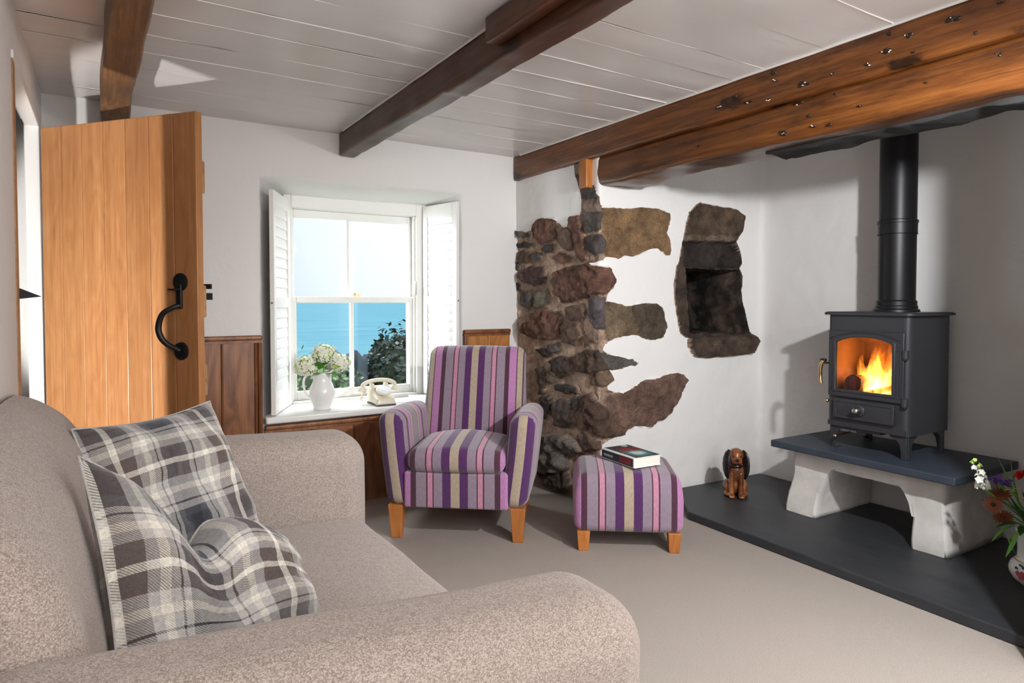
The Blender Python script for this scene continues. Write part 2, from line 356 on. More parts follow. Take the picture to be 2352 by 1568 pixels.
def curve(P, rad, k=5):
    P = [Vector(p) for p in P]; out = []; ro = []
    for i in range(len(P) - 1):
        a, b, c, d = P[max(i - 1, 0)], P[i], P[i + 1], P[min(i + 2, len(P) - 1)]
        for j in range(k):
            t = j / k; out.append(.5 * ((2 * b) + (c - a) * t + (2 * a - 5 * b + 4 * c - d) * t * t + (3 * b - a - 3 * c + d) * t ** 3)); ro.append(rad[i] * (1 - t) + rad[i + 1] * t)
    return out + [P[-1]], ro + [rad[-1]]
def tag(o, label=None, cat=None, group=None, kind=None):
    if label: o['label'] = label
    if cat: o['category'] = cat
    if group: o['group'] = group
    if kind: o['kind'] = kind
    return o
def root(name, loc, label, cat, rz=0, group=None, kind=None):
    o = bpy.data.objects.new(name, None); COL.objects.link(o); o.location = loc; o.rotation_euler = (0, 0, rz); o.empty_display_size = .05
    return tag(o, label, cat, group, kind)
def copy_tree(o, parent=None):
    c = o.copy(); COL.objects.link(c)
    if parent is not None: c.parent = parent
    for ch in list(o.children): copy_tree(ch, c)
    return c
def fbm(x, y, z=0., oct=3): return mnoise.fractal(Vector((x, y, z)), 1.0, 2.0, oct)
def smooth01(x): x = max(0., min(1., x)); return x * x * (3 - 2 * x)
STONE_OUTLINE=[(-0.094,1.689),(-0.003,1.678),(0.06,1.669),(0.117,1.657),(0.174,1.664),(0.206,1.673),(0.224,1.701),(0.264,1.722),(0.317,1.729),(0.379,1.718),(0.444,1.708),(0.48,1.684),(0.516,1.657),(0.551,1.646),(0.595,1.649),(0.607,1.681),(0.624,1.708),(0.662,1.707),(0.707,1.706),(0.718,1.745),(0.717,1.792),(0.704,1.84),(0.685,1.89),(0.656,1.938),(0.646,1.952),(0.642,2.02),(0.751,2.0),(0.745,1.901),(0.838,1.86),(0.862,1.811),(0.885,1.786),(0.889,1.756),(0.899,1.734),(0.898,1.729),(0.955,1.733),(1.011,1.735),(1.098,1.736),(1.149,1.742),(1.181,1.751),(1.252,1.751),(1.318,1.75),(1.372,1.739),(1.416,1.734),(1.42,1.695),(1.407,1.653),(1.39,1.611),(1.408,1.586),(1.425,1.546),(1.43,1.504),(1.415,1.478),(1.385,1.474),(1.354,1.489),(1.32,1.511),(1.294,1.514),(1.254,1.503),(1.202,1.486),(1.132,1.459),(1.062,1.461),(1.025,1.443),(0.981,1.446),(0.933,1.452),(0.915,1.434),(0.863,1.422),(0.84,1.414),(0.863,1.398),(0.915,1.388),(0.957,1.387),(0.979,1.368),(0.991,1.326),(0.998,1.297),(0.989,1.265),(0.964,1.262),(0.952,1.247),(0.943,1.227),(0.939,1.2),(0.964,1.193),(1.02,1.183),(1.083,1.166),(1.127,1.17),(1.191,1.183),(1.257,1.185),(1.31,1.18),(1.35,1.157),(1.374,1.12),(1.385,1.074),(1.396,1.032),(1.393,1.026),(1.384,0.995),(1.348,0.971),(1.277,0.961),(1.224,0.971),(1.171,0.99),(1.12,0.996),(1.06,0.991),(0.994,0.981),(0.945,0.963),(0.92,0.944),(0.904,0.918),(0.945,0.894),(0.994,0.878),(1.044,0.873),(1.087,0.855),(1.121,0.855),(1.155,0.838),(1.174,0.827),(1.147,0.811),(1.112,0.815),(1.079,0.808),(1.028,0.797),(0.995,0.794),(0.954,0.798),(0.979,0.77),(0.995,0.736),(0.962,0.718),(0.938,0.706),(0.946,0.686),(0.996,0.668),(1.054,0.657),(1.096,0.666),(1.139,0.687),(1.182,0.711),(1.243,0.728),(1.314,0.727),(1.368,0.742),(1.423,0.752),(1.478,0.757),(1.53,0.74),(1.562,0.702),(1.545,0.661),(1.517,0.613),(1.48,0.573),(1.443,0.533),(1.416,0.5),(1.361,0.481),(1.307,0.468),(1.272,0.44),(1.237,0.441),(1.184,0.455),(1.141,0.452),(1.098,0.446),(1.077,0.428),(1.068,0.405),(1.031,0.406),(0.989,0.403),(0.948,0.387),(0.915,0.371),(0.899,0.34),(0.891,0.288),(0.874,0.189),(0.844,0.095),(0.759,0.02),(0.533,-0.139),(0.075,-0.268)]
STONES=[([(0.006,1.674),(0.143,1.639),(0.154,1.616),(0.07,1.628),(0.011,1.65)],(0.115,0.105,0.1),0.02),([(-0.022,1.586),(0.194,1.576),(0.205,1.558),(-0.016,1.565)],(0.05,0.043,0.04),0.015),([(0.214,1.672),(0.264,1.722),(0.322,1.729),(0.444,1.708),(0.489,1.667),(0.481,1.589),(0.408,1.568),(0.274,1.573),(0.235,1.615)],(0.16,0.085,0.062),0.03),([(0.498,1.645),(0.595,1.642),(0.646,1.606),(0.642,1.505),(0.552,1.521),(0.503,1.572)],(0.145,0.1,0.075),0.03),([(0.612,1.702),(0.699,1.7),(0.72,1.615),(0.757,1.487),(0.761,1.437),(0.705,1.44),(0.671,1.513),(0.654,1.606),(0.603,1.646)],(0.16,0.085,0.062),0.025),([(0.299,1.533),(0.351,1.548),(0.445,1.547),(0.426,1.508),(0.37,1.506)],(0.05,0.043,0.04),0.02),([(0.017,1.528),(0.102,1.529),(0.164,1.514),(0.144,1.458),(0.06,1.457),(0.017,1.482)],(0.145,0.1,0.075),0.02),([(0.184,1.501),(0.274,1.501),(0.294,1.473),(0.245,1.459),(0.195,1.467)],(0.115,0.105,0.1),0.018),([(0.436,1.465),(0.49,1.488),(0.595,1.472),(0.63,1.449),(0.526,1.429)],(0.16,0.085,0.062),0.022),([(0.752,1.716),(0.892,1.705),(0.893,1.611),(0.768,1.598),(0.752,1.662)],(0.115,0.105,0.1),0.02),([(0.776,1.575),(0.902,1.575),(0.929,1.53),(0.914,1.471),(0.832,1.465),(0.777,1.506)],(0.08,0.07,0.072),0.02),([(0.901,1.727),(0.955,1.733),(1.011,1.735),(1.098,1.736),(1.149,1.742),(1.181,1.751),(1.252,1.751),(1.318,1.75),(1.372,1.739),(1.416,1.734),(1.42,1.695),(1.407,1.653),(1.39,1.611),(1.408,1.586),(1.425,1.546),(1.43,1.504),(1.415,1.478),(1.385,1.474),(1.354,1.489),(1.32,1.511),(1.294,1.514),(1.254,1.503),(1.202,1.486),(1.132,1.459),(1.062,1.461),(1.025,1.443),(0.981,1.446),(0.933,1.452)],(0.23,0.145,0.075),0.008),([(0.028,1.36),(0.164,1.423),(0.333,1.411),(0.342,1.318),(0.245,1.298),(0.102,1.323)],(0.095,0.062,0.06),0.03),([(0.463,1.363),(0.578,1.4),(0.84,1.414),(0.957,1.384),(0.995,1.306),(0.958,1.257),(0.841,1.237),(0.722,1.213),(0.553,1.193),(0.491,1.261),(0.464,1.315)],(0.16,0.085,0.062),0.04),([(0.23,1.254),(0.362,1.263),(0.371,1.187),(0.255,1.153),(0.205,1.164)],(0.2,0.19,0.15),0.02),([(0.038,1.261),(0.175,1.265),(0.195,1.215),(0.144,1.141),(0.06,1.175)],(0.115,0.105,0.1),0.02),([(-0.021,1.315),(0.038,1.308),(0.028,1.267),(-0.016,1.274)],(0.05,0.043,0.04),0.015),([(-0.044,1.462),(0.017,1.465),(0.028,1.406),(-0.038,1.403)],(0.115,0.105,0.1),0.015),([(0.588,1.162),(0.722,1.173),(0.747,1.113),(0.706,1.072),(0.58,1.084)],(0.145,0.1,0.075),0.025),([(0.794,1.218),(0.922,1.222),(0.92,1.041),(0.842,1.051),(0.787,1.114)],(0.12,0.1,0.11),0.022),([(0.964,1.193),(1.02,1.183),(1.083,1.166),(1.127,1.17),(1.191,1.183),(1.257,1.185),(1.31,1.18),(1.35,1.157),(1.374,1.12),(1.385,1.074),(1.396,1.032),(1.393,1.026),(1.384,0.995),(1.348,0.971),(1.277,0.961),(1.224,0.971),(1.171,0.99),(1.12,0.996),(1.06,0.991),(0.994,0.981),(0.945,0.963),(0.926,1.041),(0.925,1.188)],(0.19,0.14,0.09),0.012),([(1.121,1.163),(1.191,1.18),(1.257,1.183),(1.31,1.177),(1.35,1.154),(1.372,1.118),(1.383,1.074),(1.392,1.032),(1.388,1.026),(1.38,0.995),(1.346,0.973),(1.277,0.963),(1.224,0.973),(1.184,0.996)],(0.105,0.082,0.06),0.014),([(0.11,1.025),(0.174,1.096),(0.35,1.15),(0.524,1.098),(0.538,1.012),(0.456,0.954),(0.158,0.962),(0.094,0.989)],(0.16,0.085,0.062),0.04),([(0.528,1.009),(0.552,1.052),(0.598,1.088),(0.699,1.07),(0.7,0.982),(0.667,0.933),(0.552,0.947)],(0.145,0.1,0.075),0.03),([(0.743,0.984),(0.797,1.004),(0.839,0.969),(0.755,0.931)],(0.145,0.1,0.075),0.02),([(0.394,0.917),(0.493,0.93),(0.517,0.896),(0.456,0.874),(0.401,0.881)],(0.115,0.105,0.1),0.025),([(0.246,0.879),(0.369,0.89),(0.395,0.859),(0.318,0.839)],(0.05,0.043,0.04),0.02),([(0.395,0.816),(0.529,0.861),(0.633,0.841),(0.634,0.779),(0.529,0.72),(0.432,0.754)],(0.075,0.055,0.045),0.035),([(0.645,0.863),(0.776,0.912),(0.888,0.906),(0.946,0.811),(0.819,0.776),(0.69,0.771)],(0.11,0.08,0.06),0.03),([(0.896,0.899),(0.994,0.882),(1.044,0.873),(1.121,0.853),(1.155,0.838),(1.155,0.818),(1.079,0.81),(1.012,0.8),(0.946,0.805)],(0.115,0.105,0.1),0.015),([(0.83,0.757),(0.946,0.798),(0.987,0.743),(0.93,0.713),(0.83,0.711)],(0.2,0.14,0.1),0.025),([(0.457,0.663),(0.645,0.691),(0.69,0.654),(0.6,0.637),(0.469,0.635)],(0.05,0.043,0.04),0.03),([(0.445,0.546),(0.53,0.593),(0.623,0.591),(0.646,0.463),(0.601,0.427),(0.458,0.426)],(0.11,0.085,0.07),0.03),([(0.646,0.615),(0.713,0.637),(0.713,0.582),(0.669,0.528),(0.646,0.559)],(0.115,0.105,0.1),0.02),([(0.319,0.581),(0.395,0.583),(0.408,0.512),(0.358,0.432),(0.306,0.513)],(0.05,0.043,0.04),0.03),([(0.724,0.624),(0.82,0.663),(0.898,0.603),(0.947,0.573),(0.947,0.48),(0.972,0.438),(1.056,0.41),(0.907,0.418),(0.778,0.484),(0.746,0.546)],(0.11,0.07,0.055),0.04),([(0.951,0.646),(1.054,0.657),(1.096,0.666),(1.139,0.687),(1.182,0.711),(1.243,0.728),(1.314,0.727),(1.368,0.742),(1.423,0.752),(1.478,0.757),(1.53,0.74),(1.562,0.702),(1.545,0.661),(1.517,0.613),(1.48,0.573),(1.443,0.533),(1.416,0.5),(1.361,0.481),(1.307,0.468),(1.272,0.44),(1.237,0.441),(1.184,0.455),(1.141,0.452),(1.098,0.446),(1.077,0.428),(1.068,0.405),(0.98,0.441),(0.947,0.547)],(0.17,0.105,0.08),0.02),([(0.28,0.255),(0.409,0.345),(0.601,0.379),(0.703,0.348),(0.736,0.307),(0.625,0.257),(0.602,0.169),(0.434,0.103),(0.294,0.093),(0.254,0.175)],(0.15,0.135,0.12),0.07),([(0.692,0.388),(0.779,0.43),(0.891,0.393),(0.891,0.347),(0.758,0.318)],(0.145,0.1,0.075),0.03),([(0.68,0.523),(0.735,0.545),(0.778,0.47),(0.757,0.426),(0.691,0.429)],(0.2,0.14,0.1),0.02),([(0.267,0.065),(0.434,0.095),(0.602,0.154),(0.614,0.038),(0.41,0.031)],(0.085,0.065,0.05),0.05),([(0.286,0.763),(0.331,0.767),(0.37,0.697),(0.332,0.605),(0.286,0.599)],(0.09,0.07,0.06),0.03),([(0.331,0.767),(0.382,0.735),(0.505,0.711),(0.445,0.676),(0.382,0.684)],(0.2,0.15,0.11),0.02),([(0.669,1.944),(0.733,1.93),(0.752,1.888),(0.832,1.861),(0.868,1.803),(0.88,1.782),(0.727,1.798),(0.708,1.848),(0.685,1.898)],(0.115,0.105,0.1),0.012),([(0.727,1.79),(0.885,1.771),(0.885,1.748),(0.727,1.767)],(0.25,0.19,0.15),0.012),([(0.727,1.761),(0.889,1.743),(0.89,1.715),(0.727,1.732)],(0.25,0.19,0.15),0.012)]
NICHE={'outline':[(1.654,1.813),(1.821,1.8),(1.975,1.796),(2.065,1.753),(2.045,1.652),(2.019,1.625),(1.983,1.582),(2.01,1.539),(2.032,1.495),(2.038,1.443),(2.012,1.413),(2.044,1.361),(2.04,1.294),(2.024,1.257),(2.058,1.167),(2.085,1.092),(2.125,0.993),(2.18,0.954),(2.185,0.931),(2.121,0.842),(1.936,0.838),(1.724,0.832),(1.616,0.847),(1.563,0.907),(1.558,0.963),(1.506,0.993),(1.482,1.05),(1.457,1.197),(1.45,1.295),(1.469,1.407),(1.487,1.435),(1.505,1.52),(1.527,1.619),(1.541,1.682),(1.568,1.747),(1.625,1.8)],'hole':[(1.534,1.398),(2.003,1.398),(2.019,1.272),(2.036,1.167),(2.064,1.092),(2.098,0.986),(1.576,0.998),(1.55,1.24)],'inner':[(1.519,1.569),(1.978,1.578),(2.002,1.524),(2.021,1.465),(1.996,1.412),(1.534,1.403)],'top':[(1.654,1.813),(1.821,1.8),(1.975,1.796),(2.065,1.753),(2.045,1.652),(2.019,1.625),(1.527,1.612),(1.541,1.682),(1.568,1.747),(1.625,1.8)],'strip':[(1.523,1.608),(2.019,1.622),(1.988,1.588),(1.519,1.569)],'sill':[(1.562,0.978),(1.832,0.976),(2.147,0.968),(2.185,0.931),(2.121,0.842),(1.936,0.838),(1.724,0.832),(1.616,0.847),(1.563,0.907)]}
# ================================================================== SETTING
CZ = 2.17                                            # ceiling height
XL = -.235                                           # left wall face
YB = 3.8                                             # window wall face
g = Geo(); g.box(-2.6, 3.9, -1.7, 4.6, -.05, 0)
tag(g.obj('floor', CARPET, smooth=False), 'pale beige loop-pile carpet covering the room floor', 'floor', kind='structure')

# ceiling: gloss painted boards running across the beams, proud painted seams between them
g = Geo(); ys = [-1.7, -1.35, -1.0, -.7, -.4, -.1, .18, .45, .72, 1.0, 1.27, 1.53, 1.80, 1.96, 2.16, 2.36, 2.55, 2.76, 2.96, 3.17, 3.38, 3.6, 4.0]
rb = random.Random(3)
for a, b in zip(ys[:-1], ys[1:]):
    e0, e1 = rb.uniform(-.0012, .0012), rb.uniform(-.0012, .0012)
    def brd(u, v, a=a, b=b, e0=e0, e1=e1):
        x = -2.6 + u * 6.4; cup = .0012 * (4 * (v - .5) ** 2); return (x, a + (b - a) * v, CZ + e0 * (1 - v) + e1 * v + cup * .6 + .004 * fbm(x * 1.7, a * 3 + v, 2))
    g.grid(brd, 60, 6)
for xb in (2.366, 1.170, 1.277): g.tube([(xb + .003 * fbm(i * .7, xb), -1.6 + i * .1, CZ - .003) for i in range(54)], .006, 6)
for y in ys[1:-1]:
    hgt = rb.choice([.0028, .0014, .0009, .002]); g.tube([(-2.6 + i * .2, y + .004 * fbm(i * .5, y * 7), CZ + .001 + .003 * fbm(i * .4, y)) for i in range(33)], [hgt * (1 + .6 * fbm(i * .9, y * 3, 4)) for i in range(33)], 6)
g.box(XL - .06, 3.9, -1.7, 4.19, CZ + .03, CZ + .08); g.box(-2.6, XL - .06, -1.7, 4.6, CZ + .03, CZ + .08)
tag(g.obj('ceiling', CEIL, angle=60), 'low white gloss painted board ceiling with raised seams', 'ceiling', kind='structure')

# left wall with the doorway
g = Geo()
g.box(XL - .06, XL, -1.7, 2.59, 0, CZ + .03); g.box(XL - .05, XL, 3.575, 4.0, 0, CZ + .03); g.box(XL - .06, XL, 2.59, 3.575, 1.99, CZ + .03)
tag(g.obj('wall_left', PLASTER, smooth=False), 'white painted wall on the left with the doorway', 'wall', kind='structure')
# hall beyond the doorway
g = Geo(); g.box(-2.1, -2.0, .6, 4.6, 0, CZ + .03); g.box(-2.0, XL - .075, 4.5, 4.6, 0, CZ + .03); g.box(-2.0, XL - .075, .6, .7, 0, CZ + .03)
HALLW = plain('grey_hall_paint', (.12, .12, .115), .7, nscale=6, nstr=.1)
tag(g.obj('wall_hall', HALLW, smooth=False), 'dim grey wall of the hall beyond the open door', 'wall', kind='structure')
# wall behind the camera
g = Geo(); g.box(-2.6, 3.9, -1.8, -1.7, 0, CZ + .03)
tag(g.obj('wall_front', PLASTER, smooth=False), 'white wall behind the viewer, facing the window', 'wall', kind='structure')

# window wall: plaster face with a splayed recess
o_ = [(.738, .53), (1.975, .53), (1.975, 1.885), (.738, 1.872)]      # opening in the face (x, z)
i_ = [(.945, .53), (1.885, .53), (1.885, 1.845), (.945, 1.842)]      # opening at the frame
YF = 4.17
NS = 14
def edge_pts(P):
    L = []
    for k in range(4):
        a, b = P[k], P[(k + 1) % 4]
        for i in range(NS): t = i / NS; L.append((a[0] + (b[0] - a[0]) * t, a[1] + (b[1] - a[1]) * t))
    return L
def wob(x, z, y, s=.006): return (x + s * fbm(x * 4, z * 4, y * 9), y, z + s * fbm(x * 4 + 9, z * 4, y * 9))
big = edge_pts([(XL - .3, -.02), (2.7, -.02), (2.7, CZ + .03), (XL - .3, CZ + .03)]); oo = edge_pts(o_); ii = edge_pts(i_)
n = len(oo); g = Geo(); rows = [[(x, YB, z) for x, z in big]]
for t in (.15, .4, .7, .9): rows.append([(x * t + X * (1 - t), YB, z * t + Z * (1 - t)) for (x, z), (X, Z) in zip(oo, big)])
cx, cz = 1.36, 1.2
for t, dy in ((1.03, 0), (1.018, .002), (1.006, .010), (.996, .025), (.985, .055)):
    rows.append([wob(cx + (x - cx) * t, cz + (z - cz) * t, YB + dy) for x, z in oo])
for t in (.3, .6, .85, 1.0): rows.append([wob(x * (1 - t) * .985 + cx * .015 * (1 - t) + X * t, z * (1 - t) * .985 + cz * .015 * (1 - t) + Z * t, YB + .055 + (YF - YB - .02) * t, .004) for (x, z), (X, Z) in zip(oo, ii)])
V = [p for r in rows for p in r]
F = [(k * n + i, k * n + (i + 1) % n, (k + 1) * n + (i + 1) % n, (k + 1) * n + i) for k in range(len(rows) - 1) for i in range(n)]
g.add(V, F)
g.box(XL - .3, .72, YB + .06, 4.19, 0, CZ); g.box(2.02, 2.7, YB + .06, 4.19, 0, CZ); g.box(.72, 2.02, YB + .12, 4.19, 1.9, CZ); g.box(.72, 2.02, YB + .05, 4.19, 0, .50)
tag(g.obj('wall_back', PLASTER, angle=180), 'white plaster wall holding the deep window recess', 'wall', kind='structure')

# ---- right wall, alcove end and alcove rear as one plastered sheet (u along the walls, v up)
PATH = [(2.4, 3.8), (2.4, 2.92), (3.74, 2.85), (3.74, .7)]
SEGL = [math.dist(PATH[i], PATH[i + 1]) for i in range(3)]; U1 = SEGL[0]; U2 = U1 + SEGL[1]
DU = .008
us = np.arange(-.06, U2 + SEGL[2], DU); vs = np.arange(-.016, 2.31, DU)
def path_xy(u):
    x = np.interp(u, [0 - .3, 0, U1, U2, U2 + SEGL[2]], [2.4, 2.4, 2.4, 3.74, 3.74]); y = np.interp(u, [-.3, 0, U1, U2, U2 + SEGL[2]], [4.1, 3.8, 2.92, 2.85, .7]); return x, y
def smooth_path(u):
    X = np.zeros_like(u); Y = np.zeros_like(u); wsum = 0
    sig = np.where(u < 1.6, .016, .035)
    for k in np.linspace(-2.2, 2.2, 15):
        w = math.exp(-k * k / 2); x, y = path_xy(u + k * sig); X += w * x; Y += w * y; wsum += w
    return X / wsum, Y / wsum
def seg_dist(px, py, poly):
    d = np.full(px.shape, 9.); bx = np.zeros_like(px); by = np.zeros_like(py); ins = np.zeros(px.shape, bool)
    P = poly + [poly[0]]
    for (ax, ay), (cx_, cy_) in zip(P[:-1], P[1:]):
        ex, ey = cx_ - ax, cy_ - ay; L2 = ex * ex + ey * ey + 1e-12
        t = np.clip(((px - ax) * ex + (py - ay) * ey) / L2, 0, 1); qx = ax + t * ex; qy = ay + t * ey; dd = np.hypot(px - qx, py - qy)
        m = dd < d; d = np.where(m, dd, d); bx = np.where(m, qx, bx); by = np.where(m, qy, by)
        c = ((ay > py) != (cy_ > py)) & (px < (cx_ - ax) * (py - ay) / (cy_ - ay + 1e-12) + ax); ins ^= c
    return np.where(ins, d, -d), bx, by
rs = np.random.RandomState(5)
def vnoise(x, y, f, seed):
    r = np.random.RandomState(seed); T = r.rand(64, 64); x = x * f + 100; y = y * f + 100
    xi = np.floor(x).astype(int); yi = np.floor(y).astype(int); fx = x - xi; fy = y - yi; fx = fx * fx * (3 - 2 * fx); fy = fy * fy * (3 - 2 * fy)
    g_ = lambda a, b: T[a % 64, b % 64]
    return (g_(xi, yi) * (1 - fx) + g_(xi + 1, yi) * fx) * (1 - fy) + (g_(xi, yi + 1) * (1 - fx) + g_(xi + 1, yi + 1) * fx) * fy - .5
def vfbm(x, y, f, seed, o=4): return sum(vnoise(x, y, f * 2 ** k, seed + k) * .5 ** k for k in range(o))
UU, VV = np.meshgrid(us, vs); sh = UU.shape; uf = UU.ravel().copy(); vf = VV.ravel().copy()
# roughen the traced outlines a little so edges read as broken stone
def rough(poly, seed, amp=.004, step=.02):
    out = []; P = poly + [poly[0]]; r = random.Random(seed)
    for a, b in zip(P[:-1], P[1:]):
        k = max(1, int(math.dist(a, b) / step))
        for i in range(k): t = i / k; out.append((a[0] + (b[0] - a[0]) * t + r.uniform(-amp, amp), a[1] + (b[1] - a[1]) * t + r.uniform(-amp, amp)))
    return out
OUTL = rough(STONE_OUTLINE, 1, .003); NOUT = rough(NICHE['outline'], 2, .0025)
sd, bx, by = seg_dist(uf, vf, OUTL); sn, nx_, ny_ = seg_dist(uf, vf, NOUT)
HOLE = rough(NICHE['hole'], 6, .003); sh_, hx_, hy_ = seg_dist(uf, vf, HOLE)
m = np.abs(sd) < .58 * DU; uf[m] = bx[m]; vf[m] = by[m]; m2 = np.abs(sn) < .58 * DU; uf[m2] = nx_[m2]; vf[m2] = ny_[m2]
m3 = np.abs(sh_) < .58 * DU; uf[m3] = hx_[m3]; vf[m3] = hy_[m3]
sd[m] = 0; sn[m2] = 0
H = .010 * vfbm(uf, vf, 2.3, 11, 3) + .003 * vfbm(uf, vf, 11, 21, 3)
colr = np.zeros((len(uf), 4), np.float32); colr[:, 3] = 1
MORT = np.array([.46, .345, .265]); colr[:, :3] = MORT * (1 + .5 * vfbm(uf, vf, 9, 31, 3)[:, None])
st = sd > 0
edge = np.clip(sd / .018, 0, 1)
H[st] = (H * (1 - edge) + edge * (-.012 + .016 * vfbm(uf, vf, 18, 41, 4)))[st]
wu = uf + .014 * vfbm(uf, vf, 22, 51, 3); wv = vf + .014 * vfbm(uf, vf, 22, 61, 3)
for k, (poly, c, hh) in enumerate(STONES):
    xs = [p[0] for p in poly]; zs = [p[1] for p in poly]
    sel = np.where((wu > min(xs) - .02) & (wu < max(xs) + .02) & (wv > min(zs) - .02) & (wv < max(zs) + .02) & (sd > -1e-6))[0]
    d, _, _ = seg_dist(wu[sel], wv[sel], poly); d = d + .006; inn = d > 0; q = sel[inn]; d = d[inn]
    f = np.clip(d / .011, 0, 1); f = np.sqrt(1 - (1 - f) ** 2); rough_amp = min(.5, .010 / hh) if hh < .03 else .42
    dome = f * (hh * (1 + rough_amp * 2 * vfbm(uf[q], vf[q], 14, 71 + k, 4)) + .25 * hh * np.clip(d / .09, 0, 1) + min(.011, .28 * hh) * 2 * vfbm(uf[q], vf[q], 34, 171 + k, 3)) - .008
    H[q] = dome; cc = np.array(c) * (1 + .55 * vfbm(uf[q], vf[q], 10, 90 + k, 4)[:, None]); colr[q, :3] = np.clip(cc, .01, 1)
# niche
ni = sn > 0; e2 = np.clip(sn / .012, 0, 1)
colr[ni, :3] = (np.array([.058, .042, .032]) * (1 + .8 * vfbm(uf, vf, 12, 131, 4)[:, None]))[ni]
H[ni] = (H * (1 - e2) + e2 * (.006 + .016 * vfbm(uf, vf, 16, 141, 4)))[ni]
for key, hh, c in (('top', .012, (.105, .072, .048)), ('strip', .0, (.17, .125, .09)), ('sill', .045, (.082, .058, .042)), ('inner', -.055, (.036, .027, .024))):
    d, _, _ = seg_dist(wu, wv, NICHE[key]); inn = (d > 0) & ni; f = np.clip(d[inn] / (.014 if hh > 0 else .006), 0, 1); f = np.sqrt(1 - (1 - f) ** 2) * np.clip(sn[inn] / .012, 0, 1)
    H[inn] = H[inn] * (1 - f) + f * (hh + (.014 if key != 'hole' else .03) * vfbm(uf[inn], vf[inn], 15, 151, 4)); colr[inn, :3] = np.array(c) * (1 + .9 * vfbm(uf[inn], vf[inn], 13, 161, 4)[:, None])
colr = np.clip(colr, .004, 1)
PX, PY = smooth_path(uf); PX2, PY2 = smooth_path(uf + .004); TX, TY = PX2 - PX, PY2 - PY; LN = np.hypot(TX, TY) + 1e-9; NX, NY = TY / LN, -TX / LN
pos = np.stack([PX + NX * H, PY + NY * H, vf], 1)
ny, nx = sh; I = np.arange(ny * nx).reshape(ny, nx); quads = np.stack([I[:-1, :-1], I[:-1, 1:], I[1:, 1:], I[1:, :-1]], -1).reshape(-1, 4)
fu = uf[quads].mean(1); fv = vf[quads].mean(1)
s_in = seg_dist(fu, fv, OUTL)[0] > 0; n_in = seg_dist(fu, fv, NOUT)[0] > 0; h_in = seg_dist(fu, fv, HOLE)[0] > 0; n_in_all = n_in; n_in = n_in & ~h_in
def sheet(name, mask, mat, parent=None, col=False):
    q = quads[mask]; used, inv = np.unique(q, return_inverse=True); q = inv.reshape(-1, 4)
    me = bpy.data.meshes.new(name); me.vertices.add(len(used)); me.vertices.foreach_set('co', pos[used].ravel()); me.loops.add(q.size); me.loops.foreach_set('vertex_index', q.ravel().astype(np.int32))
    me.polygons.add(len(q)); me.polygons.foreach_set('loop_start', np.arange(0, q.size, 4, dtype=np.int32)); me.polygons.foreach_set('loop_total', np.full(len(q), 4, np.int32)); me.polygons.foreach_set('use_smooth', np.ones(len(q), bool))
    me.update(); me.validate()
    if col:
        a = me.color_attributes.new('stone_colour', 'FLOAT_COLOR', 'POINT'); a.data.foreach_set('color', colr[used].ravel())
    me.materials.append(mat); o = bpy.data.objects.new(name, me); COL.objects.link(o)
    if parent is not None: o.parent = parent
    return o
plain_ = ~s_in & ~n_in_all
wr = tag(sheet('wall_right', plain_ & (fu < U1), PLASTER), 'white plastered wall beside the window, half bared to stone', 'wall', kind='structure')
tag(sheet('exposed_stonework', s_in, STONE, wr, True), 'exposed rubble stone with sandy mortar')
wa = tag(sheet('wall_alcove_end', plain_ & (fu >= U1) & (fu < U2), PLASTER), 'white plastered end wall of the fireplace alcove with a niche', 'wall', kind='structure')
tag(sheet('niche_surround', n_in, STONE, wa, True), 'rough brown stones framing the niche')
def wallpt(u, v, h):
    x, y = smooth_path(np.array([u, u + .004])); tx, ty = x[1] - x[0], y[1] - y[0]; L = math.hypot(tx, ty); return (x[0] + ty / L * h, y[0] - tx / L * h, v)
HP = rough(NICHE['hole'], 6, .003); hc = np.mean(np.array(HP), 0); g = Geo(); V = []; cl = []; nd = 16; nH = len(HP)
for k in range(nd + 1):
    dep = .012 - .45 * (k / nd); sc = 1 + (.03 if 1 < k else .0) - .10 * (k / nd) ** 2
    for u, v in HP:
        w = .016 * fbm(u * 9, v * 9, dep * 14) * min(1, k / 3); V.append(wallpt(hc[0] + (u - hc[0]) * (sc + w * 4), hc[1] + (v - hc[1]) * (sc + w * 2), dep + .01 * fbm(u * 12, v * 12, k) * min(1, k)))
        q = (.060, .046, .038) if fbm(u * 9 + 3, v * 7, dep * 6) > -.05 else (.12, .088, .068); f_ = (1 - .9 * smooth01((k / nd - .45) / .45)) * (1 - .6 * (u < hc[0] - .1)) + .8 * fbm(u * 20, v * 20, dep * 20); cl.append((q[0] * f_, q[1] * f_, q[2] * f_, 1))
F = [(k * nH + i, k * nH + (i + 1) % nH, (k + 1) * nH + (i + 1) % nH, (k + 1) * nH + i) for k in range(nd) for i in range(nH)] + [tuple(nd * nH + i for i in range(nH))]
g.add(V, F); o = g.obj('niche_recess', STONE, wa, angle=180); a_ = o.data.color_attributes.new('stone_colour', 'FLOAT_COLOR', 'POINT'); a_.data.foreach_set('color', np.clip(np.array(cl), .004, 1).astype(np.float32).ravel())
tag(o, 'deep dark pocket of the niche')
tag(sheet('wall_alcove_rear', plain_ & (fu >= U2), PLASTER), 'white plastered wall behind the stove', 'wall', kind='structure')
g = Geo(); g.box(2.54, 3.9, -1.7, .90, 0, CZ + .03)
tag(g.obj('wall_alcove_near', PLASTER, bev=.03, seg=4, smooth=False), 'white near jamb of the fireplace alcove', 'wall', kind='structure')
g = Geo(); g.box(2.62, 3.9, .80, 3.0, 2.30, 2.34); g.box(2.56, 2.62, .8, 3.0, 2.0, 2.34)
tag(g.obj('wall_chimney_breast', plain('sooty_plaster', (.10, .095, .09), .9), smooth=False), 'dark closing of the chimney above the stove', 'wall', kind='structure')

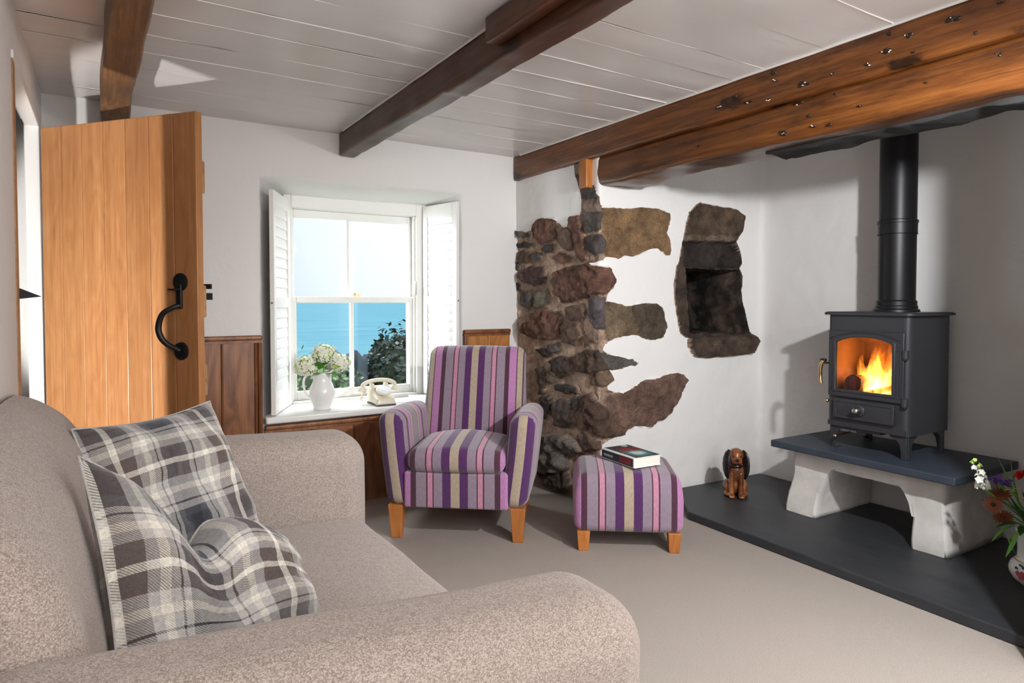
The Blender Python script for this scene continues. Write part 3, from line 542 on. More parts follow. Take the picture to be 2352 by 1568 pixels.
# ---- pine dado panelling (three pieces of trim)
def dado(name, x0, x1, z1, mat, label, cuts, y=YB, ret=True):
    r = root(name, (0, 0, 0), label, 'wainscot', kind='structure')
    xs = [x0] + cuts + [x1]
    g = Geo()
    for a, b in zip(xs[:-1], xs[1:]): g.box(a + .001, b - .001, y - .022, y - .001, 0.0, z1 - .035)
    g.obj('panelling', mat, r, bev=.004, smooth=False)
    for c in cuts:
        g = Geo(); g.tube([(c, y - .024, 0), (c, y - .024, z1 - .04)], .006, 8); g.obj('bead', mat, r)
    g = Geo(); g.rbox(((x0 + x1) / 2, y - .021, z1 - .013), ((x1 - x0) / 2, .02, .013), .009, 3); g.box(x0, x1, y - .028, y - .001, z1 - .042, z1 - .026)
    g.obj('cap_rail', mat, r)
    return r
t = dado('trim_1', XL + .02, .735, 1.01, PINE, 'brown pine panelling between the oak door and the window', [.02, .26, .53])
g = Geo(); g.tube([(.722, YB - .026, 0), (.722, YB - .026, .97)], .012, 8); g.tube([(.70, YB - .024, 0), (.70, YB - .024, .97)], .008, 8); g.obj('edge_moulding', PINE, t)
t = dado('trim_2', 1.985, 2.335, 1.01, PINEL, 'short pine panel with dark cap between window and stone wall', [2.17])
[c for c in t.children if c.name.startswith('cap_rail')][0].data.materials[0] = PINE
g = Geo(); g.tube([(1.995, YB - .024, 0), (1.995, YB - .024, .97)], .011, 8); g.obj('edge_moulding', PINE, t)
dado('trim_3', .745, 1.975, .508, PINE, 'dark pine panelling under the white window sill', [1.0, 1.25, 1.5, 1.75])

# ---- window sill board
g = Geo()
def sillw(x, y, z): return (x, y, z)
g.prism([(.745, 3.745), (1.975, 3.745), (1.972, 3.80), (1.885, 4.19), (.945, 4.19), (.742, 3.80)], 'z', .518, .558)
tag(g.obj('trim_4', WHITE, bev=.012, seg=4), 'thick white painted window sill under the jug and telephone', 'window sill', kind='structure')

# ---- sash window
w1 = root('window_1', (1.4, 4.2, .558), 'white two-over-two sash window looking out to the sea', 'window', kind='structure')
def wpart(name, mat, fn, parent=None, bev=.004):
    g = Geo(); fn(g); g.V = [(x - 1.4, y - 4.2, z - .558) for x, y, z in g.V]; return g.obj(name, mat, parent or w1, bev=bev, smooth=False)
wpart('window_frame', WHITEF, lambda g: (g.box(.94, .985, 4.15, 4.34, .558, 1.86), g.box(1.815, 1.89, 4.15, 4.34, .558, 1.86), g.box(.985, 1.815, 4.15, 4.34, 1.775, 1.86), g.box(.985, 1.815, 4.15, 4.34, .548, .572), g.box(.985, .998, 4.17, 4.185, .572, 1.775), g.box(1.80, 1.815, 4.17, 4.185, .572, 1.775)))
us_ = wpart('upper_sash', WHITEF, lambda g: (g.box(.985, 1.02, 4.235, 4.275, 1.185, 1.775), g.box(1.785, 1.815, 4.235, 4.275, 1.185, 1.775), g.box(1.02, 1.785, 4.235, 4.275, 1.725, 1.775), g.box(1.02, 1.785, 4.235, 4.275, 1.185, 1.222), g.box(1.358, 1.378, 4.24, 4.27, 1.222, 1.725)))
ls_ = wpart('lower_sash', WHITEF, lambda g: (g.box(.985, 1.022, 4.188, 4.228, .572, 1.225), g.box(1.778, 1.815, 4.188, 4.228, .572, 1.225), g.box(1.022, 1.778, 4.188, 4.228, .572, .628), g.box(1.022, 1.778, 4.188, 4.228, 1.188, 1.225), g.box(1.366, 1.390, 4.192, 4.222, .628, 1.188)))
for p_, s_, z0, z1, y in (((1.02, 1.358), us_, 1.222, 1.725, 4.255), ((1.378, 1.785), us_, 1.222, 1.725, 4.255), ((1.022, 1.366), ls_, .628, 1.188, 4.208), ((1.39, 1.778), ls_, .628, 1.188, 4.208)):
    wpart('pane', GLASS, lambda g: g.add([(p_[0], y, z0), (p_[1], y, z0), (p_[1], y, z1), (p_[0], y, z1)], [(0, 1, 2, 3)]), s_, 0)
wpart('sash_fastener', BRASS, lambda g: (g.box(1.385, 1.435, 4.195, 4.225, 1.225, 1.232), g.lathe([(.010, 0), (.010, .012), (.006, .018)], (1.40, 4.21, 1.232), 12), g.box(1.40, 1.445, 4.202, 4.216, 1.236, 1.244)), None, .001)
wpart('cord_clip', WHITEF, lambda g: g.prism([(1.79, 1.245), (1.808, 1.235), (1.815, 1.33), (1.806, 1.335)], 'y', 4.150, 4.172), None, .003)

# ---- plantation shutters folded back in the recess
def shutter(name, hinge, outer, z0, z1, label):
    hx, hy = hinge; ox, oy = outer; L = math.dist(hinge, outer); a = math.atan2(oy - hy, ox - hx)
    r = root(name, (hx, hy, z0), label, 'shutter', a, group=None); hz = z1 - z0; T = .013
    g = Geo(); g.box(0, .045, -T, T, 0, hz); g.obj('stile', WHITE, r, bev=.003, smooth=False)
    g = Geo(); g.box(L - .045, L, -T, T, 0, hz); g.obj('stile', WHITE, r, bev=.003, smooth=False)
    mid = hz * .50
    for zz in ((0, .07), (mid - .03, mid + .03), (hz - .075, hz)):
        g = Geo(); g.box(.045, L - .045, -T + .002, T - .002, *zz); g.obj('rail', WHITE, r, bev=.003, smooth=False)
    for za, zb in ((.07, mid - .03), (mid + .03, hz - .075)):
        k = 9; g = Geo(); p = (zb - za) / k
        for i in range(k):
            zc = za + p * (i + .5); M = Matrix.Translation((L / 2, 0, zc)) @ Matrix.Rotation(R(7), 4, 'X')
            g.rbox((0, 0, 0), (L / 2 - .046, .0045, p * .545), .0044, 2, M=M)
        g.obj('louvre_bank', WHITE, r)
    for zz in (.22, hz - .25):
        g = Geo(); g.tube([(-.004, 0, zz - .03), (-.004, 0, zz + .03)], .005, 8); g.obj('hinge', WHITE, r)
    g = Geo(); g.ball((L + .003, 0, mid), .006, 8); g.obj('knob', STEEL, r)
    return r
shutter('window_shutter', (.962, 4.14), (.790, 3.775), .562, 1.812, 'white louvred shutter folded back on the left of the window')
shutter('window_shutter', (1.868, 4.14), (1.945, 3.785), .562, 1.838, 'white louvred shutter folded back on the right behind the armchair')

# ---- outside
g = Geo(); g.add([(-4000, 12, -9), (4000, 12, -9), (4000, 5500, -9), (-4000, 5500, -9)], [(0, 1, 2, 3)])
tag(g.obj('sea', SEA, smooth=False), 'calm blue sea stretching to the horizon beyond the garden', 'sea', kind='structure')
g = Geo()
def hl(u, v): x = -700 + u * 260; return (x, 2400 + v * 200, -9 + (60 * math.sin(math.pi * u) ** 1.5 * (1 + .3 * fbm(u * 8, 2))) * (1 - v))
g.grid(hl, 40, 3); tag(g.obj('headland', plain('hazy_headland', (.35, .46, .52), .9)), 'hazy low headland on the sea horizon', 'headland', kind='structure')
g = Geo(); g.grid(lambda u, v: (-3 + 14 * u, 4.6 + 7 * v, -.05 + .10 * fbm(u * 8, v * 6) - .25 * v), 30, 20)
tag(g.obj('ground', plain('rough_grass', (.07, .13, .03), .9, nscale=8, nstr=.8, var=.5)), 'rough grassy garden ground outside the window', 'ground', kind='structure')
def leafy(c, h, count, mat, seed, leaf=.05):
    r = random.Random(seed); g = Geo()
    for _ in range(count):
        d = Vector((r.gauss(0, 1), r.gauss(0, 1), r.gauss(0, 1))).normalized(); k = r.uniform(.78, 1.06) * (1 + .22 * fbm(d.x * 2 + seed, d.y * 2, d.z * 2))
        if d.z < -.35: continue
        p = Vector((c[0] + d.x * h[0] * k, c[1] + d.y * h[1] * k, c[2] + d.z * h[2] * k)); a = Vector((r.gauss(0, 1), r.gauss(0, 1), r.gauss(0, .6))).normalized() * leaf; b = a.cross(d).normalized() * leaf * .4
        g.add([p - a * .2, p + a * .4 + b, p + a, p + a * .4 - b], [(0, 1, 2, 3)])
    return g
def bush(name, c, h, count, mat, seed, label, leaf=.05):
    o = root(name, (c[0], c[1], 0), label, 'bush'); cc = (0, 0, c[2])
    g = Geo(); g.ball(cc, tuple(q * .86 for q in h), 24); g.V = [tuple(Vector(v) + Vector((0, 0, 0)) + Vector(v).normalized() * .08 * fbm(v[0] * 4 + seed, v[1] * 4, v[2] * 4)) for v in g.V]; g.obj('twigs', plain('dark_twigs' + str(seed), (.018, .03, .012), .9), o)
    leafy(cc, h, count, mat, seed, leaf).obj('foliage', mat, o, recalc=False, smooth=False)
    return o
bush('garden_bush', (2.80, 7.0, .10), (.42, .4, .78), 3000, BUSHM, 3, 'big dark rounded bush outside the right window panes', .06)
bush('garden_bush', (1.72, 6.3, .22), (.40, .4, .46), 1400, DGREEN, 4, 'small dark green bush outside behind the flower jug', .05)
for k, (x, y, hh, ww) in enumerate(((2.145, 6.9, .74, .095), (2.375, 6.95, .72, .07))):
    g = Geo(); g.prism([(-ww, 0), (ww, 0), (ww * .95, hh * .93), (ww * .3, hh * .86), (-ww * .8, hh)], 'y', -.06, .06)
    o = g.obj('garden_stone', plain('dark_slate_slab' + str(k), (.05, .07, .09), .8, nscale=20, nstr=.4), bev=.02, smooth=False); o.location = (x, y, -.05)
    tag(o, ['upright dark slab outside, nearer the flower jug', 'upright dark slab outside, nearer the round bush'][k], 'garden stone')

# ================================================================== BEAMS
def beam(name, x0, x1, y0, y1, z0, z1, mat, label, seed, bend=None, r=.012, amp=.006):
    cx_, cy_, cz_ = (x0 + x1) / 2, (y0 + y1) / 2, (z0 + z1) / 2
    def wp(x, y, z):
        dx = amp * fbm(x * 3 + seed, y * 2.2, z * 3) + amp * .35 * fbm(x * 9, y * 9, z * 14 + seed); dz = (amp * fbm(x * 3, y * 2.2 + seed, z * 3 + 5) + amp * .35 * fbm(x * 9 + 3, y * 11, seed)) * (1 if z < cz_ else 0)
        if bend: bx_, bz_ = bend(y); dx += bx_; dz += bz_ if z < cz_ else 0
        return (x + dx - cx_, y - cy_, z + dz - z0)
    g = Geo(); g.rbox((cx_, cy_, cz_), ((x1 - x0) / 2, (y1 - y0) / 2, (z1 - z0) / 2), r, 2, (5, int((y1 - y0) / .035), 6), wp)
    o = g.obj(name, mat, angle=50); o.location = (cx_, cy_, z0); return tag(o, label, 'beam')
bm = beam('ceiling_beam', 1.175, 1.272, -1.68, 3.795, 2.035, 2.172, BEAMD, 'long dark varnished ceiling beam in the middle, ending above the window', 1, lambda y: (.0, -.006 if y < 2.4 else .004))
g = Geo(); g.rbox((-.075, -.70, .0875), (.028, 1.62, .0445), .008, 2, (1, 40, 1), lambda x, y, z: (x + .003 * fbm(y * 3, z * 9), y + (.03 if False else 0), z))
g.obj('packing_board', BEAMD, bm)
beam('ceiling_beam', .012, .125, -1.68, 3.79, 2.055, 2.172, BEAMP, 'pale crooked ceiling beam at the left above the door', 2, lambda y: (-.012 * math.sin(y * 2.2), -.05 * smooth01((y - 3.2) / .3) ))
lb = beam('ceiling_beam', 2.372, 2.545, -.4, 3.79, 2.012, 2.172, BEAM, 'knotty upper beam over the fireplace meeting the window wall', 3, None, .012, .006)
li = beam('lintel_beam', 2.405, 2.66, .45, 2.955, 1.855, 2.016, BEAM, 'heavy knotty timber lintel spanning the stove alcove', 4, lambda y: (0, -.010 * math.exp(-((y - 2.75) / .12) ** 2) + .012 * math.exp(-((y - 2.35) / .25) ** 2)), .018, .010)
g = Geo(); g.rbox((.055, -.52, .0), (.075, .72, .010), .006, 2, (4, 60, 1), lambda x, y, z: (x + .012 * fbm(y * 6, 3), y, z + (.010 * fbm(x * 9, y * 7) - .012 * max(0, fbm(x * 3, y * 3 + 4)) if z < 0 else 0)))
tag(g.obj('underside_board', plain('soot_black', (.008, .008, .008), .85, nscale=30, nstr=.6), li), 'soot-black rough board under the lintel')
g = Geo(); g.rbox((0, 0, 0), (.035, .036, .082), .006, 2); o = g.obj('timber_block', wood('orange_block', (.2, .06, .012), (.33, .11, .022), (.42, .16, .035), 2, 1, .35)); o.location = (2.39, 3.015, 1.93)
tag(o, 'small squared orange timber block under the upper beam beside the lintel end', 'timber block')

UK = [(1.08, 2.121, .017, .01), (1.219, 2.107, .014, .01), (1.287, 2.141, .009, .008), (1.289, 2.081, .017, .009), (1.203, 2.05, .007, .006), (1.621, 2.055, .023, .012), (1.493, 2.06, .012, .008), (1.751, 2.108, .01, .007), (1.762, 2.145, .008, .013), (1.89, 2.055, .023, .007), (1.781, 2.04, .015, .006), (2.044, 2.074, .012, .007), (1.948, 2.094, .009, .006), (1.016, 2.052, .006, .006), (.945, 2.124, .008, .004), (1.367, 2.055, .01, .006)]
LK = [(1.612, 1.938, .007, .007), (1.597, 1.891, .011, .005), (1.73, 1.889, .014, .008), (1.525, 1.885, .008, .007), (1.408, 1.925, .006, .006), (1.503, 1.992, .009, .005), (.96, 1.977, .008, .007), (1.671, 1.996, .024, .007), (1.173, 1.944, .006, .004), (2.187, 1.931, .008, .005)]
KNOT = plain('black_knot', (.012, .007, .005), .3, nscale=90, nstr=.6); CHIP = plain('pale_filler_chip', (.55, .46, .36), .5)
def knots(bo, L, x):
    rk = random.Random(5); k_ = Geo(); c_ = Geo(); ox, oy, oz = bo.location
    for y, z, a, b in L:
        for _ in range(3):
            c = (x - ox, y - oy + rk.gauss(0, a * .5), z - oz + rk.gauss(0, b * .4)); s_ = rk.uniform(.5, 1); k_.ball(c, (.006, a * s_ * .9, b * s_ * .8), 12)
        if a > .009 and rk.random() < .8:
            for _ in range(rk.randint(1, 3)): c_.ball((x - ox - .004, y - oy + rk.gauss(0, a * .5), z - oz + rk.gauss(0, b * .5)), (.004, rk.uniform(.002, .005), rk.uniform(.0015, .003)), 8)
    V = k_.V; k_.V = [(a, b + .004 * fbm(b * 70, c * 70), c + .003 * fbm(b * 60 + 5, c * 80)) for a, b, c in V]
    tag(k_.obj('knots', KNOT, bo, angle=180), 'black resinous knots', kind='stuff'); tag(c_.obj('filler_chips', CHIP, bo, angle=180), 'pale chips in the knots', kind='stuff')
knots(lb, UK, 2.372); knots(li, LK, 2.404)
tag(bm.children[0], 'thin packing board along the upper left edge')
# ================================================================== DOOR
r = root('trim_5', (XL, 3.1, 0), 'white doorway lining with an oak edged jamb on the left', 'door frame', kind='structure')
g = Geo(); g.box(-.047, .006, .455, .478, 0, 1.985); g.obj('far_jamb', WHITE, r, bev=.003, smooth=False)
g = Geo(); g.box(-.047, .006, -.50, .478, 1.962, 1.99); g.obj('head', WHITE, r, bev=.003, smooth=False)
g = Geo(); g.box(-.06, .004, -.51, -.45, 0, 1.962); g.obj('near_jamb', OAKP, r, bev=.003, smooth=False)
g = Geo(); g.prism([(-.03, 1.225), (.0, 1.242), (.062, 1.213), (.0, 1.205), (-.03, 1.215)], 'y', -.451, -.440); g.box(-.03, -.018, -.451, -.436, 1.15, 1.25); g.obj('latch_keep', IRON, r, bev=.001, smooth=False)

hx, hy = -.222, 3.515; fx, fy = .318, 2.872; DW = math.dist((hx, hy), (fx, fy)); da = math.atan2(fy - hy, fx - hx)
d1 = root('door_1', (hx, hy, .012), 'golden oak plank door standing open at the left', 'door', da, kind='structure')
bw = [0, .115, .235, .355, .475, .60, .725, DW]
DT = .034
for a, b in zip(bw[:-1], bw[1:]):
    g = Geo(); g.box(a + .0008, b - .0008, 0, DT, 0, 1.935); g.obj('plank', OAK, d1, bev=.003, smooth=False)
for z in (.18, .80, 1.12, 1.62):
    h_ = .13
    g = Geo(); g.box(.05, DW - .035 + .022, DT, DT + .028, z, z + h_); g.obj('ledge', OAKP, d1, bev=.006, smooth=False)
def disc(g, x, z, rr, y0=-.006): g.lathe([(rr, 0), (rr, .004), (rr * .85, .0065)], (0, 0, 0), 24, Matrix.Translation((x, 0, z)) @ Matrix.Rotation(R(90), 4, 'X'))
hxp = DW - .085
ph = Geo(); disc(ph, hxp, 1.262, .036); disc(ph, hxp, .985, .036); ph.rbox((hxp - .002, -.006, 1.205), (.013, .006, .05), .004, 2)
ph.tube(*curve([(hxp + .002, -.010, 1.168), (hxp - .012, -.030, 1.16), (hxp - .045, -.048, 1.135), (hxp - .063, -.052, 1.085), (hxp - .058, -.048, 1.045), (hxp - .04, -.035, 1.015), (hxp - .012, -.016, .995), (hxp, -.008, .985)], [.010, .010, .011, .012, .012, .011, .010, .009]), 10)
ph.obj('pull_handle', IRON, d1)
g = Geo(); g.rbox((hxp - .012, -.022, 1.232), (.022, .014, .0035), .003, 2); g.obj('thumb_latch', IRON, d1)
g = Geo(); g.rbox((DW - .07, DT + .034, 1.215), (.03, .008, .075), .006, 2); g.tube([(DW - .07, DT + .03, 1.215), (DW - .07, DT + .065, 1.215)], [.028, .012], 14); g.tube([(DW - .07, DT + .06, 1.205), (DW - .07, DT + .105, 1.205)], .020, 4); g.box(DW - .11, DW + .005, DT + .028, DT + .036, 1.235, 1.255); g.obj('latch_case', IRON, d1)
# ================================================================== HEARTH AND STOVE
g = Geo(); g.prism([(2.672, .93), (2.700, 2.512), (2.99, 2.862), (3.715, 2.825), (3.715, .93)], 'z', .0, .045)
o = g.obj('hearth_slab', SLATE, bev=.006, seg=2, smooth=False); tag(o, 'wide dark slate hearth laid on the carpet below the stove', 'hearth')
# rendered plinth with arched opening
def plinth_warp(x, y, z):
    k = 1 - smooth01((z - .045) / .22); yc = 1.845; side = 1 if y > yc else -1; s = abs(y - yc)
    x2 = x - .028 * k * (1 if x < 3.35 else 0) + .006 * fbm(x * 7, y * 7, z * 7); y2 = y + side * (.03 * k * (1 if s > .3 else .35)) + .006 * fbm(x * 7 + 5, y * 7, z * 7); return (x2, y2, z + .004 * fbm(x * 6, y * 6 + 4, z * 6))
arch = []
for i in range(25):
    t = i / 24; y = 1.602 + (2.062 - 1.602) * t; u = abs(t - .5) * 2; z = .318 - .14 * max(0, (u - .62) / .38) ** 2.6; arch.append((y, z))
g = Geo(); NZ = 14; rows = []
# build as two piers and a bridging slab in one skin: polygon outline extruded along x with several stations
out = [(1.455, .045)] + [(1.455 + .0, .045 + (.389 - .045) * i / 10) for i in range(1, 11)] + [(1.455 + (2.232 - 1.455) * i / 24, .389) for i in range(1, 24)] + [(2.232, .389 - (.389 - .045) * i / 10) for i in range(0, 11)]
inn = [(2.062, .045)] + [(2.062, .045 + (arch[-1][1] - .045) * i / 6) for i in range(1, 6)] + arch[::-1] + [(1.602, arch[0][1] - (arch[0][1] - .045) * i / 6) for i in range(1, 7)]
poly = out + inn; n = len(poly); xs = [3.212, 3.216, 3.225, 3.26, 3.32, 3.40, 3.50, 3.60, 3.70]
V = []
for kx, x in enumerate(xs):
    ins = {0: .016, 1: .008, 2: .003}.get(kx, 0)
    for i, (y, z) in enumerate(poly):
        if i < len(out): yy = y + (ins if y < 1.85 else -ins) if (i <= 10 or i >= len(out) - 11) else y; zz = z
        else: yy = y + (ins if y > 1.83 else -ins) * (1 if z < .30 else .3); zz = z + (ins if z > .2 else 0)
        V.append(plinth_warp(x, yy, zz))
F = [(k * n + i, k * n + (i + 1) % n, (k + 1) * n + (i + 1) % n, (k + 1) * n + i) for k in range(len(xs) - 1) for i in range(n)]
g.add(V, F)
# front face: strips between outline and opening
def P(y, z, x): return plinth_warp(x, y, z)
nf = 10
def strip(fa, fb, nu, nv):
    g.grid(lambda u, v: P(*[fa(u)[q] * (1 - v) + fb(u)[q] * v for q in (0, 1)], 3.212), nu, nv)
strip(lambda u: (1.471, .045 + .27 * u), lambda u: (1.586, .045 + .27 * u), 10, 6)
strip(lambda u: (2.078, .045 + .27 * u), lambda u: (2.216, .045 + .27 * u), 10, 6)
strip(lambda u: (1.471 + .745 * u, .315), lambda u: (1.471 + .745 * u, .389), 30, 4)
def spand(u):
    y = 1.586 + (2.078 - 1.586) * u; t = min(1, max(0, (y - 1.602) / .46)); uu = abs(t - .5) * 2; return (y, .326 - .14 * max(0, (uu - .62) / .38) ** 2.6)
strip(spand, lambda u: (1.586 + .492 * u, .318), 30, 3)
o = g.obj('stove_plinth', PLINTH, angle=180); tag(o, 'white rough-rendered plinth with an arched log opening under the stove', 'plinth')
g = Geo(); g.prism([(3.118, 1.378), (3.128, 2.312), (3.712, 2.300), (3.712, 1.365)], 'z', .392, .430)
tag(g.obj('plinth_slab', BLUESLATE, bev=.006, smooth=False), 'blue-grey slate slab topping the plinth, carrying the stove', 'slate slab')

SX, SY, SZ = 3.44, 1.85, .43
st_ = root('wood_stove', (SX, SY, SZ), 'matt black wood burning stove with lit window on the slate slab', 'stove')
def sp(name, mat, fn, parent=None, **kw):
    g = Geo(); fn(g); g.V = [(x - SX, y - SY, z - SZ) for x, y, z in g.V]; return g.obj(name, mat, parent or st_, **kw)
x0, x1, y0, y1, zb, zt = 3.250, 3.630, 1.640, 2.062, .545, 1.128
def roundrect(x0, x1, y0, y1, r, k=6):
    P = []
    for cx_, cy_, a0 in ((x1 - .012, y1 - .012, 0), (x0 + r, y1 - r, 90), (x0 + r, y0 + r, 180), (x1 - .012, y0 + .012, 270)):
        rr = r if cx_ < (x0 + x1) / 2 else .012
        for i in range(k + 1): a = R(a0 + 90 * i / k); P.append((cx_ + rr * math.cos(a), cy_ + rr * math.sin(a)))
    return P
def body(g):
    o_ = roundrect(x0, x1, y0, y1, .032)
    # outer shell without the front opening: extrude only the side run, then front plates round the opening
    i0 = [i for i, p in enumerate(o_) if abs(p[0] - x0) < 1e-6]; a, b = min(i0), max(i0); run = o_[b:] + o_[:a + 1]
    k = len(run)
    g.add([(x, y, z) for z in (zb, zt) for x, y in run], [(i, i + 1, k + i + 1, k + i) for i in range(k - 1)])
    g.add([(x, y, zb) for x, y in o_], [tuple(range(len(o_)))]); g.add([(x, y, zt) for x, y in o_], [tuple(range(len(o_)))])
    ya, yb = run[0][1], run[-1][1]; lo, hi = min(ya, yb), max(ya, yb)
    g.box(x0, x0 + .008, lo, 1.700, zb, zt); g.box(x0, x0 + .008, 2.02, hi, zb, zt); g.box(x0, x0 + .008, 1.70, 2.02, 1.02, zt); g.box(x0, x0 + .008, 1.70, 2.02, zb, .728)
    g.box(x0 - .004, x0 + .03, 1.655, 2.05, .548, .572)
sp('body', STOVE, body, angle=35)
def fire(g):
    g.box(3.56, 3.57, 1.68, 2.03, .71, 1.05); g.box(3.262, 3.57, 1.672, 1.68, .71, 1.05); g.box(3.262, 3.57, 2.028, 2.036, .71, 1.05); g.box(3.262, 3.57, 1.672, 2.036, .70, .712)
    g.add([(3.40, 1.68, 1.05), (3.56, 1.68, .96), (3.56, 2.03, .96), (3.40, 2.03, 1.05), (3.40, 1.68, 1.06), (3.56, 1.68, .97), (3.56, 2.03, .97), (3.40, 2.03, 1.06)], [(0, 1, 2, 3), (4, 5, 6, 7), (0, 1, 5, 4), (1, 2, 6, 5), (2, 3, 7, 6), (3, 0, 4, 7)])
sp('firebox', STOVEIN, fire, smooth=False)
sp('top_plate', STOVE, lambda g: (g.prism(roundrect(x0 - .022, x1 + .012, y0 - .022, y1 + .022, .045), 'z', zt - .002, zt + .011), g.prism(roundrect(x0 - .014, x1 + .006, y0 - .014, y1 + .014, .04), 'z', zt + .011, zt + .014)), bev=.003)
dY0, dY1, dZ0, dZ1 = 1.661, 2.043, .705, 1.045
def archpts(y0, y1, z0, z1, rise, n=16, cor=.0):
    P = [(y1, z0), (y0, z0)]
    for i in range(n + 1): t = i / n; u = 2 * t - 1; P.append((y0 + (y1 - y0) * t, z1 + rise * (1 - abs(u) ** 2.4)))
    return P
gO = archpts(1.716, 2.003, .742, .985, .030); OUT_ = archpts(dY0, dY1, dZ0, dZ1, .0)
def doorf(g): g.ring(OUT_, gO, 'x', x0 - .016, x0 - .001); g.ring(archpts(1.700, 2.020, .727, .995, .037), gO, 'x', x0 - .020, x0 - .012)
dr = sp('door', STOVE, doorf, bev=.003, angle=30)
def archbead(g):
    P = archpts(1.676, 2.030, 1.005, 1.005, .036)[2:]; g.tube([(x0 - .018, y, z) for y, z in P], .004, 6); g.tube([(x0 - .017, 1.676, .73), (x0 - .017, 1.676, 1.005)], .003, 6); g.tube([(x0 - .017, 2.030, .73), (x0 - .017, 2.030, 1.005)], .003, 6)
sp('moulding', STOVE, archbead, dr)
sp('glass', FGLASS, lambda g: g.prism([(y, z) for y, z in archpts(1.71, 2.009, .737, .988, .030)], 'x', x0 - .008, x0 - .005), dr)
for z in (.945, .715):
    sp('hinge', STOVE, lambda g: (g.rbox((x0 - .012, 1.672, z + .012), (.005, .03, .005), .003, 2), g.tube([(x0 - .012, 1.655, z - .018), (x0 - .012, 1.655, z + .016)], .015, 14), g.ball((x0 - .012, 1.655, z - .02), .0145, 12)), dr)
def handle(g):
    g.tube([(x0 - .005, 2.052, .872), (x0 - .035, 2.060, .872)], .006, 10)
    g.tube(*curve([(x0 - .036, 2.060, .884), (x0 - .038, 2.068, .870), (x0 - .036, 2.076, .83), (x0 - .034, 2.076, .795), (x0 - .036, 2.072, .772), (x0 - .036, 2.066, .760)], [.008, .011, .009, .009, .008, .004]), 10)
sp('handle', BRASS, handle, dr)
sp('handle_boss', IRON, lambda g: g.rbox((x0 - .022, 2.068, .884), (.012, .014, .010), .005, 2), dr)
ad = sp('air_door', STOVE, lambda g: (g.rbox((x0 - .009, 1.855, .642), (.010, .152, .052), .004, 2), g.ring([(1.70, .594), (2.01, .594), (2.01, .690), (1.70, .690)], [(1.716, .608), (1.994, .608), (1.994, .676), (1.716, .676)], 'x', x0 - .023, x0 - .017)), bev=.002)
RX = Matrix.Rotation(R(-90), 4, 'Y')
sp('air_control', STOVE, lambda g: g.lathe([(.030, 0), (.030, .008), (.024, .012), (.018, .014), (.018, .020)], (0, 0, 0), 24, Matrix.Translation((x0 - .018, 1.872, .645)) @ RX), ad)
sp('knob', STEEL, lambda g: (g.ball((x0 - .050, 1.872, .645), .020, 18), g.tube([(x0 - .03, 1.872, .645), (x0 - .045, 1.872, .645)], .009, 12)), ad)
sp('small_knob', BRASS, lambda g: (g.ball((x0 - .022, 2.045, .675), .010, 12), g.tube([(x0, 2.045, .675), (x0 - .018, 2.045, .675)], .005, 10)))
sp('riddling_knob', BRASS, lambda g: (g.ball((x0 - .03, 1.99, .498), .010, 12), g.tube([(x0 + .1, 1.99, .503), (x0 - .026, 1.99, .498)], .005, 10)))
sp('ash_lip', STOVE, lambda g: (g.box(x0 + .02, x0 + .10, 1.86, 1.91, .515, .548), g.box(x0 + .01, x0 + .08, 1.78, 2.0, .530, .548)), bev=.003, smooth=False)
for lx, sx in ((3.268, 1), (3.612, -1)):
    for ly, sy in ((1.655, 1), (2.046, -1)):
        def leg(g):
            for ax in (0, 1):
                Pq = [(0, .118), (.085, .118), (.080, .104), (.052, .094), (.035, .07), (.028, .035), (.028, .0), (0, 0)]
                if ax == 0: g.prism([(lx + sx * a, .43 + b) for a, b in Pq], 'y', ly - .006, ly + .006)
                else: g.prism([(ly + sy * a, .43 + b) for a, b in Pq], 'x', lx - .006, lx + .006)
            g.box(min(lx, lx + sx * .036), max(lx, lx + sx * .036), min(ly, ly + sy * .036), max(ly, ly + sy * .036), .43, .436)
        sp('leg', STOVE, leg, bev=.003, smooth=False)
fl = root('flue_pipe', (3.50, 1.84, 1.141), 'black round flue pipe rising from the stove into the chimney', 'flue pipe')
g = Geo(); g.lathe([(.087, .06), (.087, .40), (.0865, 1.155)], (0, 0, 0), 48); g.obj('pipe', PIPE, fl)
g = Geo(); g.lathe([(.094, .40), (.0905, .402), (.0905, .455), (.094, .457), (.094, .470), (.088, .474)], (0, 0, 0), 48, cap=False); g.obj('joint_band', PIPE, fl)
g = Geo(); g.lathe([(.108, 0), (.107, .012), (.098, .018), (.098, .030), (.094, .034), (.094, .055), (.088, .062)], (0, 0, 0), 48); g.obj('collar', PIPE, fl)
# logs and flames
def log(loc, L, rr, rz, tilt, label, seed):
    g = Geo(); g.tube([(0, -L / 2 + L * i / 10, 0) for i in range(11)], [rr * (1 + .12 * fbm(i * .6, seed)) for i in range(11)], 14); g.V = [(x * (1 + .12 * fbm(x * 60, y * 30, z * 60 + seed)), y, z * (1 + .12 * fbm(x * 60 + 9, y * 30, z * 60))) for x, y, z in g.V]
    o = g.obj('log', CHAR, angle=50); o.location = loc; o.rotation_euler = (R(tilt), 0, R(rz)); return tag(o, label, 'log', 'logs burning in the stove')
log((3.35, 1.945, .763), .11, .046, 90, 8, 'charred log standing left in the stove fire', 1)
log((3.42, 1.74, .770), .17, .050, 75, 5, 'charred log at the right of the stove fire', 2)
log((3.46, 1.86, .835), .20, .040, 20, -8, 'charred log lying across the back of the stove fire', 3)
log((3.325, 1.80, .752), .20, .014, 12, -20, 'thin curved stick glowing at the front of the stove fire', 4)
fr_ = root('fire', (3.40, 1.845, .715), 'bright orange flames behind the stove glass', 'fire')
rf = random.Random(12)
